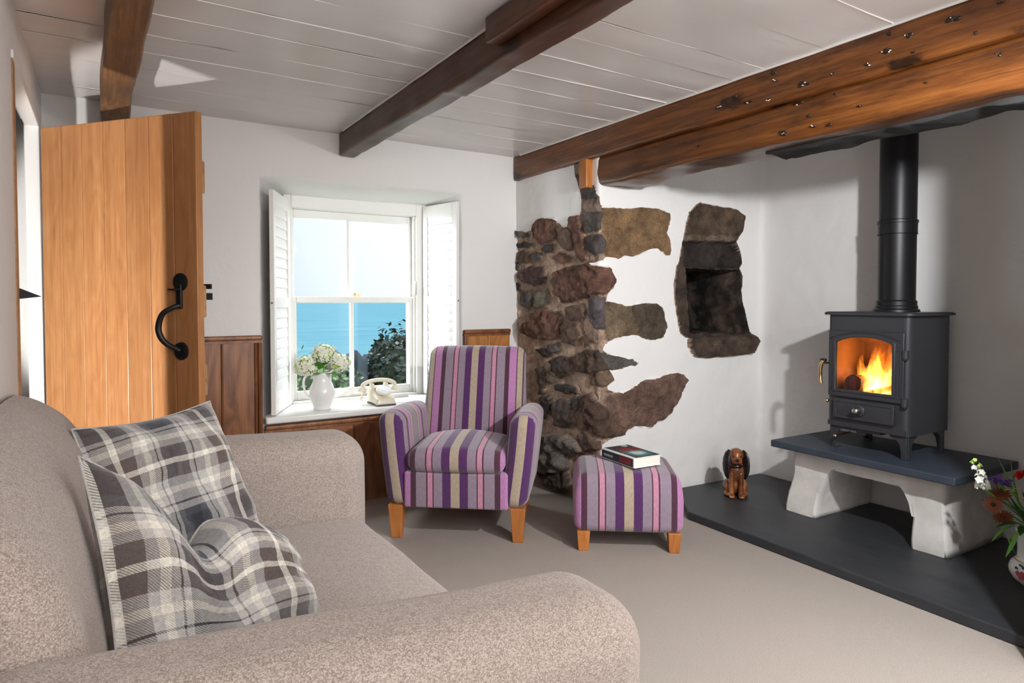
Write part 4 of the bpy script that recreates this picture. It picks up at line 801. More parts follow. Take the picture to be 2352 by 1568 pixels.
for k, (dx, dy, hgt, rr) in enumerate(((-.05, .00, .24, .036), (.0, .05, .28, .040), (.0, -.04, .26, .042), (.04, .02, .30, .046), (-.06, -.07, .17, .040), (-.07, -.115, .15, .036), (.03, -.10, .24, .040), (-.02, .09, .21, .032), (-.05, .05, .18, .034), (-.075, -.03, .14, .040), (.05, -.06, .28, .042), (-.08, .02, .11, .036), (-.03, -.135, .20, .034))):
    g = Geo(); pts = []; rad = []
    for i in range(9):
        t = i / 8; pts.append((dx + .015 * math.sin(t * 5 + k), dy + .022 * math.sin(t * 4 + k * 1.7) * t, .005 + hgt * t)); rad.append(rr * (.75 + .5 * t if t < .3 else (1 - t) ** .8 * 1.35 + .02))
    g.tube(pts, rad, 12); g.obj('flame', FLAME, fr_, angle=180)
o = lamp('firelight', 'POINT', (3.33, 1.85, .85), 4.5, (1, .42, .10), shadow_soft_size=.05)

# ================================================================== SOFA
sofa = root('sofa', (.34, 1.83, 0), 'oatmeal tweed two-seat sofa in the foreground at the left', 'sofa')
def uvbox(s=1.):
    def f(co, n, c):
        a = [abs(q) for q in n]
        if a[2] >= a[0] and a[2] >= a[1]: return (co.x * s, co.y * s)
        if a[0] >= a[1]: return (co.y * s + .37, co.z * s)
        return (co.x * s, co.z * s + .19)
    return f
def so(name, c, h, r, m, warp, k=5):
    g = Geo(); g.rbox(c, h, r, k, m, warp); g.V = [(x - .34, y - 1.83, z) for x, y, z in g.V]; return g.obj(name, SOFA, sofa, uvbox(1.), angle=180)
so('base', (.33, 1.83, .19), (.49, .86, .11), .03, (6, 10, 2), None)
so('back_frame', (-.175, 1.82, .38), (.05, .70, .27), .045, (2, 10, 6), None)
def seatw(x, y, z):
    t = (z - .27) / .10; u = (x - .42) / .42; v = (y - 1.83) / .68; dome = .022 * (1 - u * u) * (1 - v * v)
    zz = z + (dome if t > 0 else 0) + .004 * fbm(x * 5, y * 5); return (x + .012 * (1 - v * v) * (1 if u > .8 else 0), y, zz - (.012 * smooth01((u - .55) / .45)) * (1 if t > 0 else 0))
so('seat_cushion', (.425, 1.815, .275), (.43, .675, .095), .055, (14, 20, 3), seatw)
def backw(x, y, z):
    t = (z - .37) / .55; v = (y - 1.79) / .70
    xx = x - .020 - .118 * t ** 1.1 + (.02 * math.sin(math.pi * min(1, max(0, t))) ) + .012 * fbm(y * 3, z * 4) * (1 if x > -.1 else .2) - (.055 * smooth01((t - .72) / .3) if x > -.1 else 0)
    zz = z + .028 * (1 - v * v) * smooth01(t) - .02 * smooth01((abs(v) - .8) / .2) * smooth01(t) + .006 * fbm(y * 6, x * 6); return (max(xx, -.222), y, zz)
so('back_cushion', (-.055, 1.79, .645), (.085, .70, .275), .08, (4, 22, 12), backw)
def arm(name, yi, yo, zf, zb_, sgn):
    yc = (yi + yo) / 2; hy_ = abs(yo - yi) / 2
    def w(x, y, z):
        t = (x + .2) / 1.07; top = zb_ + (zf - zb_) * t; k = (z - .1) / .56; z2 = .10 + k * (top - .10)
        y2 = y + (.012 * smooth01((k - .55) / .4) * (1 if (y - yc) * sgn > 0 else -.2)) * sgn + .004 * fbm(x * 4, y * 4, z * 4); return (x + .006 * math.sin(k * 3), y2, z2 + .004 * fbm(x * 3, y * 3))
    return so(name, (.342, yc, .38), (.545, hy_, .28), min(.115, hy_ * .93), (16, 4, 8), w, 7)
arm('far_arm', 2.475, 2.735, .672, .725, 1)
arm('near_arm', 1.165, .888, .640, .722, -1)
for x in (-.12, .78):
    for y in (.98, 2.66):
        g = Geo(); g.tube([(x - .34, y - 1.83, 0), (x - .34, y - 1.83, .09)], [.022, .028], 14); g.obj('foot', LEGW, sofa)

# ---- plaid cushions
def cushion(name, C, bulge, label, chop=None, n=44, uvo=(0, 0), rot=0, seed=0):
    BL, BR_, TR, TL = [Vector(c) for c in C]; ctr = (BL + BR_ + TR + TL) / 4
    nrm = (BR_ - BL).cross(TL - BL).normalized()
    r = root(name, tuple(ctr), label, 'cushion')
    def surf(sgn):
        def f(u, v):
            p = (BL * (1 - u) + BR_ * u) * (1 - v) + (TL * (1 - u) + TR * u) * v
            # edges draw in between the pointed corners
            a, b = 2 * u - 1, 2 * v - 1; inw = .055
            p = p + (ctr - p) * inw * ((1 - a * a) * b * b + (1 - b * b) * a * a) * 1.6
            h_ = max(0., (1 - a ** 4) * (1 - b ** 4)) ** .55 * (1 - .25 * (a * a + b * b) / 2)
            off = nrm * sgn * bulge * h_
            w = nrm * .010 * fbm(u * 5 + seed, v * 5, 1.3) * h_ * 2 + nrm * .006 * math.sin((u * 3 + v * 2) * 5 + seed) * h_
            q = p + off + w
            if chop:
                cu, dep, wid = chop; k = math.exp(-((u - cu) / wid) ** 2) * max(0., v - .15) ** 1.2
                q = q + (BL - TL).normalized() * dep * k - nrm * dep * .35 * k * (1 if sgn > 0 else -.2)
            return q - ctr
        return f
    su, sv = (BR_ - BL).length, (TL - BL).length
    g = Geo(); g.grid(surf(1), n, n); nv = len(g.V); g.grid(surf(-1), n, n)
    UVS = [((i / n) * .47, (j / n) * .47) for j in range(n + 1) for i in range(n + 1)] * 2
    me_V = g.V; lut = {}
    o = g.obj('cover', PLAID, r, None, angle=180, recalc=True)
    L = o.data.uv_layers.new(name='UVMap'); ca, sa = math.cos(rot), math.sin(rot)
    for p in o.data.polygons:
        for li in p.loop_indices:
            uu, vv = UVS[o.data.loops[li].vertex_index]; L.data[li].uv = (uu * ca - vv * sa + uvo[0], uu * sa + vv * ca + uvo[1])
    md = o.modifiers.new('weld', 'WELD'); md.merge_threshold = .0008
    # seam piping around the edge
    path = []
    f = surf(1); f2 = surf(-1)
    for k in range(4 * n):
        s, t = divmod(k, n); t /= n; u, v = [(t, 0), (1, t), (1 - t, 1), (0, 1 - t)][s]; path.append((f(u, v) + f2(u, v)) / 2)
    g2 = Geo(); g2.tube(path + [path[0]], .0028, 6, cap=False); g2.obj('seam', PLAID, r)
    return r
cushion('plaid_cushion', [(.02, 1.92, .40), (.455, 2.27, .385), (.292, 2.36, .868), (-.08, 2.14, .85)], .085, 'grey tartan cushion propped against the far arm, behind the other', None, uvo=(.05, .12), rot=.0, seed=2)
cushion('plaid_cushion', [(.015, 1.265, .40), (.455, 1.585, .395), (.335, 1.46, .675), (-.048, 1.585, .885)], .098, 'grey tartan cushion with a chopped top, nearest on the sofa', (.40, .13, .13), uvo=(.10, .16), rot=.0, seed=5)

# ================================================================== ARMCHAIR AND FOOTSTOOL
fl_ = np.array([1.221, 3.086]); frr = np.array([1.714, 2.696]); midp = (fl_ + frr) / 2; ang = math.atan2(frr[1] - fl_[1], frr[0] - fl_[0])
ch = root('armchair', (midp[0], midp[1], 0), 'purple and beige striped armchair in front of the window', 'armchair', ang)
ux = lambda co, n, c: (co.x, co.z + co.y)
def chp(name, c, h, r, m, warp=None, uv=ux, mat=STRIPE, k=4, parent=None):
    g = Geo(); g.rbox(c, h, r, k, m, warp); return g.obj(name, mat, parent or ch, uv, angle=180)
chp('seat_frame', (0, .30, .255), (.262, .305, .09), .014, (6, 6, 3), None)
def sw(x, y, z):
    u = x / .245; t = (z - .35) / .13; v = (y - .27) / .29
    return (x, y - .012 * (1 - u * u) * (1 if v < -.8 else 0), z + (.042 * (1 - u * u) * (1 - max(-1, min(1, v)) ** 2 * .8) - .03 * smooth01((v - .2) / .8) if t > .5 else 0))
chp('seat_cushion', (0, .272, .400), (.247, .292, .056), .045, (12, 12, 3), sw)
def bw_(x, y, z):
    t = max(0, (z - .40) / .52); y2 = y + .150 * t + .02 * t * t; u = x / .3; wdt = 1 + .05 * (1 - t) ** 2 - .03 * t
    y2 -= .018 * (1 - u * u) * (1 if y < .54 else 0); return (x * wdt, y2 + .03 * u * u * (1 if y < .54 else 0), z + .008 * (1 - u * u) * (1 if t > .9 else 0))
chp('backrest', (0, .535, .560), (.298, .072, .362), .055, (14, 3, 14), bw_, lambda co, n, c: (co.x * 1.13, co.z + co.y))
def armp(s):
    xc = s * .318
    def w(x, y, z):
        k = (z - .165) / .475; t = y / .6; x2 = x + s * (.050 * k ** 1.6 - .028) + s * .012 * math.sin(k * math.pi)
        return (x2, y, z - .03 * t * smooth01((k - .5) / .5) + .012 * math.sin(t * 3.1) * smooth01((k - .6) / .4))
    def uv(co, n, c):
        if c.y < .03 or abs(n.y) > .75:
            k = max(0, min(1, (co.z - .165) / .475)); return (co.x - s * (.318 + .050 * k ** 1.6 - .028 + .012 * math.sin(k * math.pi)), co.z)
        return (co.y + .13, co.z + abs(co.x))
    return chp('arm', (xc, .305, .4025), (.069, .305, .2375), .062, (4, 10, 9), w, uv, k=6)
armp(-1); armp(1)
def taper(x, y, z0, z1, a0, a1, lean=(0, 0)):
    g = Geo(); V = [(x + sx * a0 + lean[0], y + sy * a0 + lean[1], z0) for sx, sy in ((-1, -1), (1, -1), (1, 1), (-1, 1))] + [(x + sx * a1, y + sy * a1, z1) for sx, sy in ((-1, -1), (1, -1), (1, 1), (-1, 1))]
    return g.add(V, [(0, 3, 2, 1), (4, 5, 6, 7), (0, 1, 5, 4), (1, 2, 6, 5), (2, 3, 7, 6), (3, 0, 4, 7)])
for x in (-.310, .310):
    taper(x, .045, 0, .172, .026, .038).obj('leg', LEGW, ch, bev=.004, smooth=False)
for x in (-.29, .29):
    taper(x, .57, 0, .172, .024, .034, (0, .04)).obj('leg', LEGW, ch, bev=.004, smooth=False)
a_ = np.array([1.948, 2.47]); b_ = np.array([2.287, 2.22]); ms = (a_ + b_) / 2; an2 = math.atan2(b_[1] - a_[1], b_[0] - a_[0])
fs = root('footstool', (ms[0], ms[1], 0), 'purple and beige striped footstool carrying the book', 'footstool', an2)
def fw(x, y, z):
    u = x / .26; v = (y - .20) / .22; k = (z - .09) / .28; return (x * (1 - .05 * smooth01((k - .55) / .45)) * (1 + .015 * math.sin(k * math.pi)), .20 + (y - .20) * (1 - .06 * smooth01((k - .55) / .45)), z + .018 * (1 - u * u) * (1 - min(1, v * v)) * smooth01((k - .6) / .4))
g = Geo(); g.rbox((0, .20, .228), (.258, .222, .140), .045, 5, (12, 10, 5), fw); g.obj('upholstery', STRIPE, fs, ux, angle=180)
for x in (-.215, .215):
    for y in (.01, .39): taper(x, y, 0, .096, .024, .031).obj('leg', LEGW, fs, bev=.003, smooth=False)
# ================================================================== BOOK
bk = root('book', (2.165, 2.355, .389), 'thick hardback book with dark cover and red lettering on the footstool', 'book', R(-3))
BWd, BLn, BT = .165, .262, .050
COVER = plain('dark_teal_cover', (.012, .030, .032), .3); PAGES = None
def m_pages():
    m, t, b = base('page_block', (.78, .76, .69), .8, 0, .2); w = new(t, 'ShaderNodeTexWave', wave_type='BANDS', bands_direction='Z'); w.inputs['Scale'].default_value = 300; t.links.new(coords(t), w.inputs['Vector']); bump(t, b, w.outputs['Fac'], .3, .001); return m
PAGES = m_pages()
g = Geo(); g.box(.004, BWd - .004, .004, BLn - .004, .003, BT - .003); g.obj('pages', PAGES, bk, smooth=False)
WEDGE = plain('white_cover_edge', (.75, .77, .76), .35)
g = Geo(); g.box(-.002, BWd, 0, BLn, 0, .003); g.box(-.002, BWd, 0, BLn, BT - .003, BT); g.rbox((-.001, BLn / 2, BT / 2), (.005, BLn / 2, BT / 2), .004, 2); g.obj('hard_cover', WEDGE, bk, bev=.0006, smooth=False)
def m_jacket():
    m, t, b = base('jacket_print', (.012, .030, .032), .28)
    v = coords(t, (1, 1, 1)); s = new(t, 'ShaderNodeVectorMath', operation='DISTANCE'); s.inputs[1].default_value = (.09, .085, .05); t.links.new(v, s.inputs[0])
    n = noise_(t, v, 22, 4); d = math_(t, 'ADD', s.outputs['Value'], math_(t, 'MULTIPLY', math_(t, 'SUBTRACT', n, .5), .06))
    t.links.new(ramp(t, d, [(.018, (.55, .68, .68)), (.045, (.06, .22, .22)), (.085, (.012, .030, .030))]), b.inputs[0]); return m
g = Geo(); g.box(.010, BWd - .004, .004, BLn - .006, BT, BT + .0006); fcov = g.obj('front_print', m_jacket(), bk, smooth=False)
g = Geo(); g.box(-.0068, -.0060, .008, BLn - .008, .005, BT - .005); spn = g.obj('spine_print', COVER, bk, smooth=False)
REDP = plain('red_lettering', (.42, .018, .025), .35); GREYP = plain('grey_lettering', (.45, .45, .45), .4)
rr_ = random.Random(4)
def glyphs(g, put, x0, x1, y0, y1, k):
    p = (x1 - x0) / k
    for i in range(k):
        a = x0 + p * i + p * .1; b = a + p * .72; w = p * .24; my = (y0 + y1) / 2; t = (y1 - y0) * .18
        kind = rr_.choice(['H', 'E', 'O', 'T', 'N'])
        if kind in 'HOEN': put(a, a + w, y0, y1)
        if kind in 'HON': put(b - w, b, y0, y1)
        if kind in 'OET': put(a, b, y1 - t, y1)
        if kind in 'OE': put(a, b, y0, y0 + t)
        if kind in 'HEN': put(a, b, my - t / 2, my + t / 2)
        if kind == 'T': put((a + b) / 2 - w / 2, (a + b) / 2 + w / 2, y0, y1)
g = Geo(); pt = lambda a, b, c, d: g.box(a, b, c, d, BT + .0006, BT + .0011)
glyphs(g, pt, .035, .155, .165, .195, 6); glyphs(g, pt, .035, .155, .128, .158, 7)
g.obj('red_title', REDP, bk, smooth=False)
g = Geo(); pt = lambda a, b, c, d: g.box(a, b, c, d, BT + .0006, BT + .0011); g.lathe([(.018, 0), (.018, .0005)], (.125, .238, BT + .0006), 16); g.obj('grey_badge', GREYP, bk, smooth=False)
g = Geo(); sp_ = lambda a, b, c, d: g.box(-.0074, -.0068, a, b, c, d)
glyphs(g, sp_, .022, .115, .012, .024, 6); glyphs(g, sp_, .022, .115, .027, .039, 6); g.obj('spine_title', REDP, bk, smooth=False)
g = Geo(); sp_ = lambda a, b, c, d: g.box(-.0074, -.0068, a, b, c, d); glyphs(g, sp_, .165, .24, .018, .030, 7); g.obj('spine_author', GREYP, bk, smooth=False)

# ================================================================== CARVED DOG
dog = root('dog_figurine', (3.165, 2.575, .045), 'glossy carved wooden dog with long dark ears sitting on the slate hearth', 'figurine', R(-135))
# local: faces +x
g = Geo()
def el(c, r, rz=0, ry=0): g.ball(c, r, 20, Matrix.Rotation(ry, 3, 'Y') @ Matrix.Rotation(rz, 3, 'Z'))
el((-.035, 0, .060), (.062, .056, .062)); el((-.012, 0, .125), (.048, .046, .082), 0, R(14)); el((.010, 0, .150), (.044, .045, .060)); el((.012, 0, .205), (.036, .038, .040))
for s in (-1, 1):
    el((-.030, s * .045, .045), (.050, .026, .044)); el((.012, s * .052, .012), (.034, .018, .013))
    for i in range(9): t = i / 8; el((.030 + .016 * t - .006 * t, s * (.026 + .002 * t), .135 - .125 * t), (.021 - .004 * t, .018 - .002 * t, .020))
    el((.058, s * .027, .013), (.030, .020, .014))
    for q in (-1, 0, 1): el((.080, s * .027 + q * .011, .011), (.010, .0065, .010))
    el((.040, s * .016, .232), (.026, .018, .022)); el((.066, s * .012, .216), (.022, .016, .016))
el((.018, 0, .247), (.050, .043, .040)); el((.062, 0, .222), (.030, .022, .022)); el((.055, 0, .206), (.024, .020, .010))
o = g.obj('body', DOGW, dog, angle=180)
md = o.modifiers.new('remesh', 'REMESH'); md.mode = 'VOXEL'; md.voxel_size = .0035; md.use_smooth_shade = True
md = o.modifiers.new('smooth', 'SMOOTH'); md.factor = .5; md.iterations = 3
for s in (-1, 1):
    g = Geo(); pts = [(.010, s * .036, .272), (.014, s * .047, .255), (.020, s * .054, .225), (.024, s * .056, .19), (.028, s * .055, .155), (.030, s * .051, .125), (.032, s * .048, .108)]
    g.tube(pts, [.010, .018, .024, .026, .024, .017, .006], 12, flat=.42); g.obj('ear', DOGK, dog, angle=180)
g = Geo(); g.ball((.089, 0, .230), (.010, .012, .009), 12); g.obj('nose', DOGK, dog)
for s in (-1, 1):
    g = Geo(); g.ball((.061, s * .021, .245), .0058, 10); g.obj('eye', DOGK, dog)
g = Geo(); g.ball((.045, 0, .186), (.020, .036, .014), 14); g.obj('collar_shade', DOGK, dog);  # black flattened ball on the neck below the chin
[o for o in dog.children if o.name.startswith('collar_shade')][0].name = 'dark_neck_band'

# ================================================================== JUG OF HYDRANGEAS, TELEPHONE
JX, JY, JZ = 1.088, 3.872, .558
jug = root('jug', (JX, JY, JZ), 'white ceramic jug of hydrangeas on the window sill', 'jug')
g = Geo(); prof = [(.0, .0), (.046, .0), (.050, .004), (.049, .012), (.056, .03), (.068, .055), (.076, .085), (.074, .112), (.064, .140), (.053, .165), (.049, .185), (.050, .205), (.054, .222)]
n = 36
for inner in (0, 1):
    V = []; F = []
    for k, (r, z) in enumerate(prof):
        r2 = max(.0, r - .004 * inner); z2 = z + (.004 if inner and z < .02 else 0)
        for j in range(n):
            a = 2 * math.pi * j / n; lift = smooth01((z - .165) / .06); sp2 = max(0, math.cos(a)) ** 6
            rad = r2 * (1 + .45 * sp2 * lift); V.append((rad * math.cos(a), rad * math.sin(a) * (1 - .2 * sp2 * lift), z2 + .032 * sp2 * lift - .012 * lift * max(0, -math.cos(a)) ** 4))
    F = [(k * n + j, k * n + (j + 1) % n, (k + 1) * n + (j + 1) % n, (k + 1) * n + j) for k in range(len(prof) - 1) for j in range(n)]
    g.add(V, F)
k0 = (len(prof) - 1) * n; k1 = len(prof) * n + k0
g.F += [(k0 + j, k0 + (j + 1) % n, k1 + (j + 1) % n, k1 + j) for j in range(n)]
g.obj('body', CERAMIC, jug, angle=180)
g = Geo(); g.tube(*curve([(-.048, 0, .200), (-.072, 0, .212), (-.098, 0, .198), (-.108, 0, .165), (-.104, 0, .130), (-.092, 0, .098), (-.074, 0, .078)], [.007, .0075, .0075, .007, .0065, .006, .006]), 10); g.obj('handle', CERAMIC, jug, angle=180)
def floret(g, c, d, s, r):
    a = d.orthogonal().normalized(); a = Matrix.Rotation(r.uniform(0, 6.3), 3, d) @ a; b = d.cross(a)
    for k in range(4):
        t = k * math.pi / 2; u = a * math.cos(t) + b * math.sin(t); w = d.cross(u)
        g.add([c, c + u * s * .55 + w * s * .42 + d * s * .14, c + u * s * 1.0 + d * s * .10, c + u * s * .55 - w * s * .42 + d * s * .14], [(0, 1, 2, 3)])
def hydrangea(loc, rad, seed, label, stem):
    r = random.Random(seed); h = root('hydrangea', loc, label, 'flower', group=None)
    g = Geo(); gg = Geo(); N = 150
    for i in range(N):
        z = 1 - 2 * (i + .5) / N * .88; ph = i * 2.39996; q = math.sqrt(max(0, 1 - z * z)); d = Vector((q * math.cos(ph), q * math.sin(ph), z)) + Vector((r.gauss(0, .09), r.gauss(0, .09), r.gauss(0, .09))); d.normalize()
        c = Vector((d.x * rad[0], d.y * rad[1], d.z * rad[2])) * r.uniform(.86, 1.05); (gg if r.random() < .10 else g).__class__
        floret(gg if r.random() < .10 else g, c, d, r.uniform(.012, .017), r)
    g.obj('flower_head', PETALW, h, recalc=False, smooth=False)
    g = gg; g.ball((0, 0, 0), tuple(x * .78 for x in rad), 14); g.obj('green_centre', PETALG, h, smooth=False)
    e = Vector(stem) - Vector(loc); g = Geo(); g.tube([(0, 0, -.01), tuple(e * .5 + Vector((0, 0, .01))), tuple(e)], .0035, 8); g.obj('stem', GREEN, h)
    return h
hydrangea((JX + .015, JY + .01, .880), (.074, .066, .064), 1, 'white hydrangea head standing tallest in the white jug', (JX + .01, JY, .70))
hydrangea((JX - .088, JY + .015, .815), (.070, .062, .062), 2, 'white hydrangea head leaning left over the jug handle', (JX - .01, JY, .70))
hydrangea((JX + .098, JY - .0, .828), (.070, .062, .056), 3, 'white hydrangea head leaning right over the jug spout', (JX + .02, JY, .70))
def leaf(g, p, d, up, L, Wd, curl=.2, fold=.15, nseg=6):
    d = Vector(d).normalized(); up = Vector(up); s = d.cross(up).normalized(); up = s.cross(d); V = []
    for i in range(nseg + 1):
        t = i / nseg; w = Wd * math.sin(math.pi * t ** .8) ** .8 if 0 < t < 1 else 0.0006; c = Vector(p) + d * L * t - up * curl * L * t * t
        V += [c + s * w + up * fold * w, c, c - s * w + up * fold * w]
    g.add(V, [(i * 3 + a, i * 3 + a + 1, i * 3 + a + 4, i * 3 + a + 3) for i in range(nseg) for a in (0, 1)])
def leafspray(name, base_, specs, mat, label, cat='foliage', group=None):
    r = root(name, base_, label, cat, group=group)
    for p, d, L, w, cu in specs:
        g = Geo(); leaf(g, p, d, (0, 0, 1), L, w, cu); g.obj('leaf', mat, r, recalc=False, angle=180)
    return r
leafspray('hydrangea_leaves', (JX, JY, .765), [((0, -.01, .0), (-.5, -.7, .5), .085, .028, .5), ((.02, -.02, .0), (.25, -.8, .5), .085, .026, .6), ((-.02, -.02, .03), (-.25, -.6, .9), .085, .026, .3), ((.03, .0, .0), (.8, -.4, .4), .08, .024, .5), ((.0, -.02, .05), (.1, -.8, .7), .07, .024, .4), ((-.03, .0, .0), (-.9, -.2, .4), .08, .024, .4), ((0, .02, 0), (.2, .8, .6), .08, .025, .3)], GREEN, 'fresh green leaves between the hydrangeas in the jug')

PXc, PYc = 1.455, 3.875
ph = root('telephone', (PXc, PYc, .558), 'ivory rotary dial telephone on the window sill', 'telephone')
g = Geo()
def phw(x, y, z):
    k = z / .105; y2 = y * (1 - .0 * k); fy = (y + .095) / .19; top = .048 + .062 * smooth01((fy - .05) / .72) - .012 * smooth01((fy - .85) / .15)
    return (x * (1 - .10 * k), y + .014 * k * (1 - fy), z * top / .105 if z > .02 else z)
g.rbox((0, 0, .0565), (.065, .095, .0485), .016, 3, (6, 10, 3), phw); g.obj('body', CREAM, ph, angle=60)
g = Geo(); g.box(-.062, .062, -.092, .092, .0, .009); g.obj('base_plate', TINY, ph, bev=.003, smooth=False)
tilt = Matrix.Translation((0, -.040, .087)) @ Matrix.Rotation(R(33), 4, 'X')
g = Geo(); g.lathe([(.047, 0), (.047, .004), (.044, .006)], (0, 0, 0), 36, tilt); nr = g.obj('number_ring', CREAM, ph)
g = Geo(); g.lathe([(.040, .006), (.040, .009), (.038, .010), (.014, .010), (.013, .012), (.0, .012)], (0, 0, 0), 36, tilt); dl = g.obj('dial', DIALW, ph)
g = Geo()
for i in range(10):
    a = R(60 + 27.5 * i); g.lathe([(.0052, 0), (.0052, .0006)], (.031 * math.cos(a), .031 * math.sin(a), .0101), 12, tilt)
g.obj('finger_holes', PETALW2 if False else WHITE, dl)
NV = []; NF = []
for i, ch_ in enumerate('1234567890'):
    a = R(60 + 27.5 * i); cu = bpy.data.curves.new('digit', 'FONT'); cu.body = ch_; cu.size = .0085; cu.align_x = 'CENTER'; cu.align_y = 'CENTER'; cu.resolution_u = 3
    o = bpy.data.objects.new('digit', cu); me = bpy.data.meshes.new_from_object(o); M = tilt @ Matrix.Translation((.031 * math.cos(a), .031 * math.sin(a), .0112)); k = len(NV)
    NV += [tuple(M @ v.co) for v in me.vertices]; NF += [tuple(i_ + k for i_ in p.vertices) for p in me.polygons]
    bpy.data.objects.remove(o); bpy.data.curves.remove(cu); bpy.data.meshes.remove(me)
g = Geo(); g.add(NV, NF); tag(g.obj('numerals', TINY, dl, recalc=False, smooth=False), 'ring of dark digits 1 to 0', kind='stuff')
g = Geo(); g.tube(*curve([(-.108, .045, .098), (-.100, .042, .122), (-.06, .04, .140), (0, .04, .146), (.06, .04, .140), (.100, .042, .122), (.108, .045, .098)], [.012, .0135, .0125, .0125, .0125, .0135, .012]), 12)
for s in (-1, 1): g.lathe([(.024, 0), (.027, .012), (.024, .024), (.013, .032)], (s * .108, .045, .078), 20)
g.obj('handset', CREAM, ph, angle=180)
for s in (-1, 1):
    g = Geo(); g.rbox((s * .045, .043, .112), (.010, .022, .016), .006, 2); g.obj('cradle', CREAM, ph)
g = Geo(); N = 130
g.tube([(-.075 - .030 * math.sin(i / N * math.pi) + .006 * math.cos(i * 1.1), .05 + .04 * i / N + .006 * math.sin(i * 1.1), .085 - .075 * math.sin(i / N * 1.57) + .004) for i in range(N)], .002, 5); g.obj('cord', CREAM, ph, angle=180)
g = Geo(); g.rbox((0, 0, .012), (.07, .02, .012), .004, 2); o = g.obj('socket_box', WHITEF); o.location = (1.655, 4.10, .558); tag(o, 'low white socket box on the sill right of the telephone', 'socket')

# ================================================================== VASE OF GARDEN FLOWERS
VX, VY, VZ = 3.20, 1.10, .045
vs_ = root('vase', (VX, VY, VZ), 'white china vase with painted flowers on the hearth at the far right', 'vase')
g = Geo(); g.lathe([(.0, 0), (.062, .0), (.066, .006), (.085, .020), (.099, .045), (.101, .062), (.094, .083), (.080, .098), (.073, .108), (.072, .14), (.075, .19), (.082, .228), (.079, .228), (.070, .19), (.067, .14), (.066, .11), (.0, .10)], (0, 0, 0), 40, cap=False); g.obj('body', CERAMIC, vs_, angle=180)
g = Geo(); g.lathe([(.0795, .0965), (.0825, .0985), (.0795, .1005)], (0, 0, 0), 40, cap=False); g.obj('gilt_line', GILT, vs_)
def onbelly(a, z, out=.0): 
    rr = np.interp(z, [.02, .045, .062, .083, .098], [.085, .099, .101, .094, .080]) + out; return Vector((rr * math.cos(R(a)), rr * math.sin(R(a)), z))
for name, mat, spots in (('painted_flower', PINKF, [(172, .052, .012), (164, .045, .011), (168, .062, .009), (158, .058, .011), (176, .040, .008)]), ('painted_leaf', BLUEF, [(168, .083, .007), (163, .086, .008), (158, .088, .007), (152, .074, .008)])):
    g = Geo()
    for a, z, rr in spots:
        c = onbelly(a, z, .0005); d = (onbelly(a, z, .01) - onbelly(a, z)).normalized(); u = d.orthogonal().normalized(); w = d.cross(u)
        for k in range(5):
            t = k * 1.2566; q = c + (u * math.cos(t) + w * math.sin(t)) * rr * .55; g.add([q + (u * math.cos(j * .7854) + w * math.sin(j * .7854)) * rr * .55 + d * .0004 for j in range(8)], [tuple(range(8))])
    g.obj(name, mat, vs_, smooth=False)
NECK = Vector((VX, VY, .25))
def stemto(r, tip, mat=GREEN, rad=.003, sag=.02, start=None):
    b = (start or NECK) - Vector(r.location); t = Vector(tip); g = Geo(); g.tube([tuple(b * (1 - k / 6) + t * (k / 6) + Vector((0, 0, sag * math.sin(math.pi * k / 6)))) for k in range(7)], rad, 7); return g.obj('stem', mat, r)
# snapdragon
r = root('snapdragon', (3.000, 1.220, .44), 'white snapdragon spike leaning out to the left of the vase', 'flower'); rnd = random.Random(9)
axis = Vector((-.026, .022, .112)).normalized()
for k in range(13):
    t = k / 12; c = axis * (.115 * t) + Vector((rnd.gauss(0, .004), rnd.gauss(0, .004), 0)); ang_ = k * 2.4; d = (Vector((math.cos(ang_), math.sin(ang_), .1)) * (1 - .7 * t) + axis * .3).normalized(); sz = .020 * (1 - .6 * t)
    g = Geo()
    for q in range(5):
        u = d.orthogonal().normalized(); u = Matrix.Rotation(q * 1.2566 + k, 3, d) @ u; w = d.cross(u); p = c + d * .012
        g.add([p, p + u * sz * .6 + w * sz * .5 + d * sz * .5, p + u * sz * 1.15 + d * sz * .3, p + u * sz * .6 - w * sz * .5 + d * sz * .5], [(0, 1, 2, 3)])
    g.ball(c + d * .008, (.007, .007, .007), 8); g.obj('floret', PETALW2 if k < 10 else PETALG, r, recalc=False, smooth=False)
stemto(r, (0, 0, 0), sag=.012)
# rose, statice, yarrow, gazanias
r = root('carnation', (3.135, 1.135, .487), 'red carnation at the right edge above the vase', 'flower'); g = Geo(); rnd = random.Random(2)
for k in range(60):
    d = Vector((rnd.gauss(0, 1), rnd.gauss(0, 1), rnd.uniform(-.1, 1.2))).normalized(); u = d.orthogonal().normalized(); u = Matrix.Rotation(rnd.uniform(0, 6.3), 3, d) @ u; w = d.cross(u); p = d * rnd.uniform(.004, .020)
    g.add([p, p + d * .016 + u * .012, p + d * .020, p + d * .016 - u * .012 + w * .003], [(0, 1, 2, 3)])
g.obj('petals', RED, r, recalc=False, smooth=False); stemto(r, (0, 0, 0), sag=0)
for loc, lab in (((3.050, 1.195, .478), 'violet statice cluster left of the red carnation'), ((3.086, 1.172, .464), 'violet statice cluster just under the red carnation')):
    r = root('statice', loc, lab, 'flower'); g = Geo(); rnd = random.Random(int(loc[0] * 1000))
    for k in range(40): c = Vector((rnd.gauss(0, .014), rnd.gauss(0, .014), rnd.gauss(0, .007))); floret(g, c, Vector((rnd.gauss(0, .5), rnd.gauss(0, .5), 1)).normalized(), .008, rnd)
    g.obj('florets', PURP, r, recalc=False, smooth=False); stemto(r, (0, 0, -.004), sag=0)
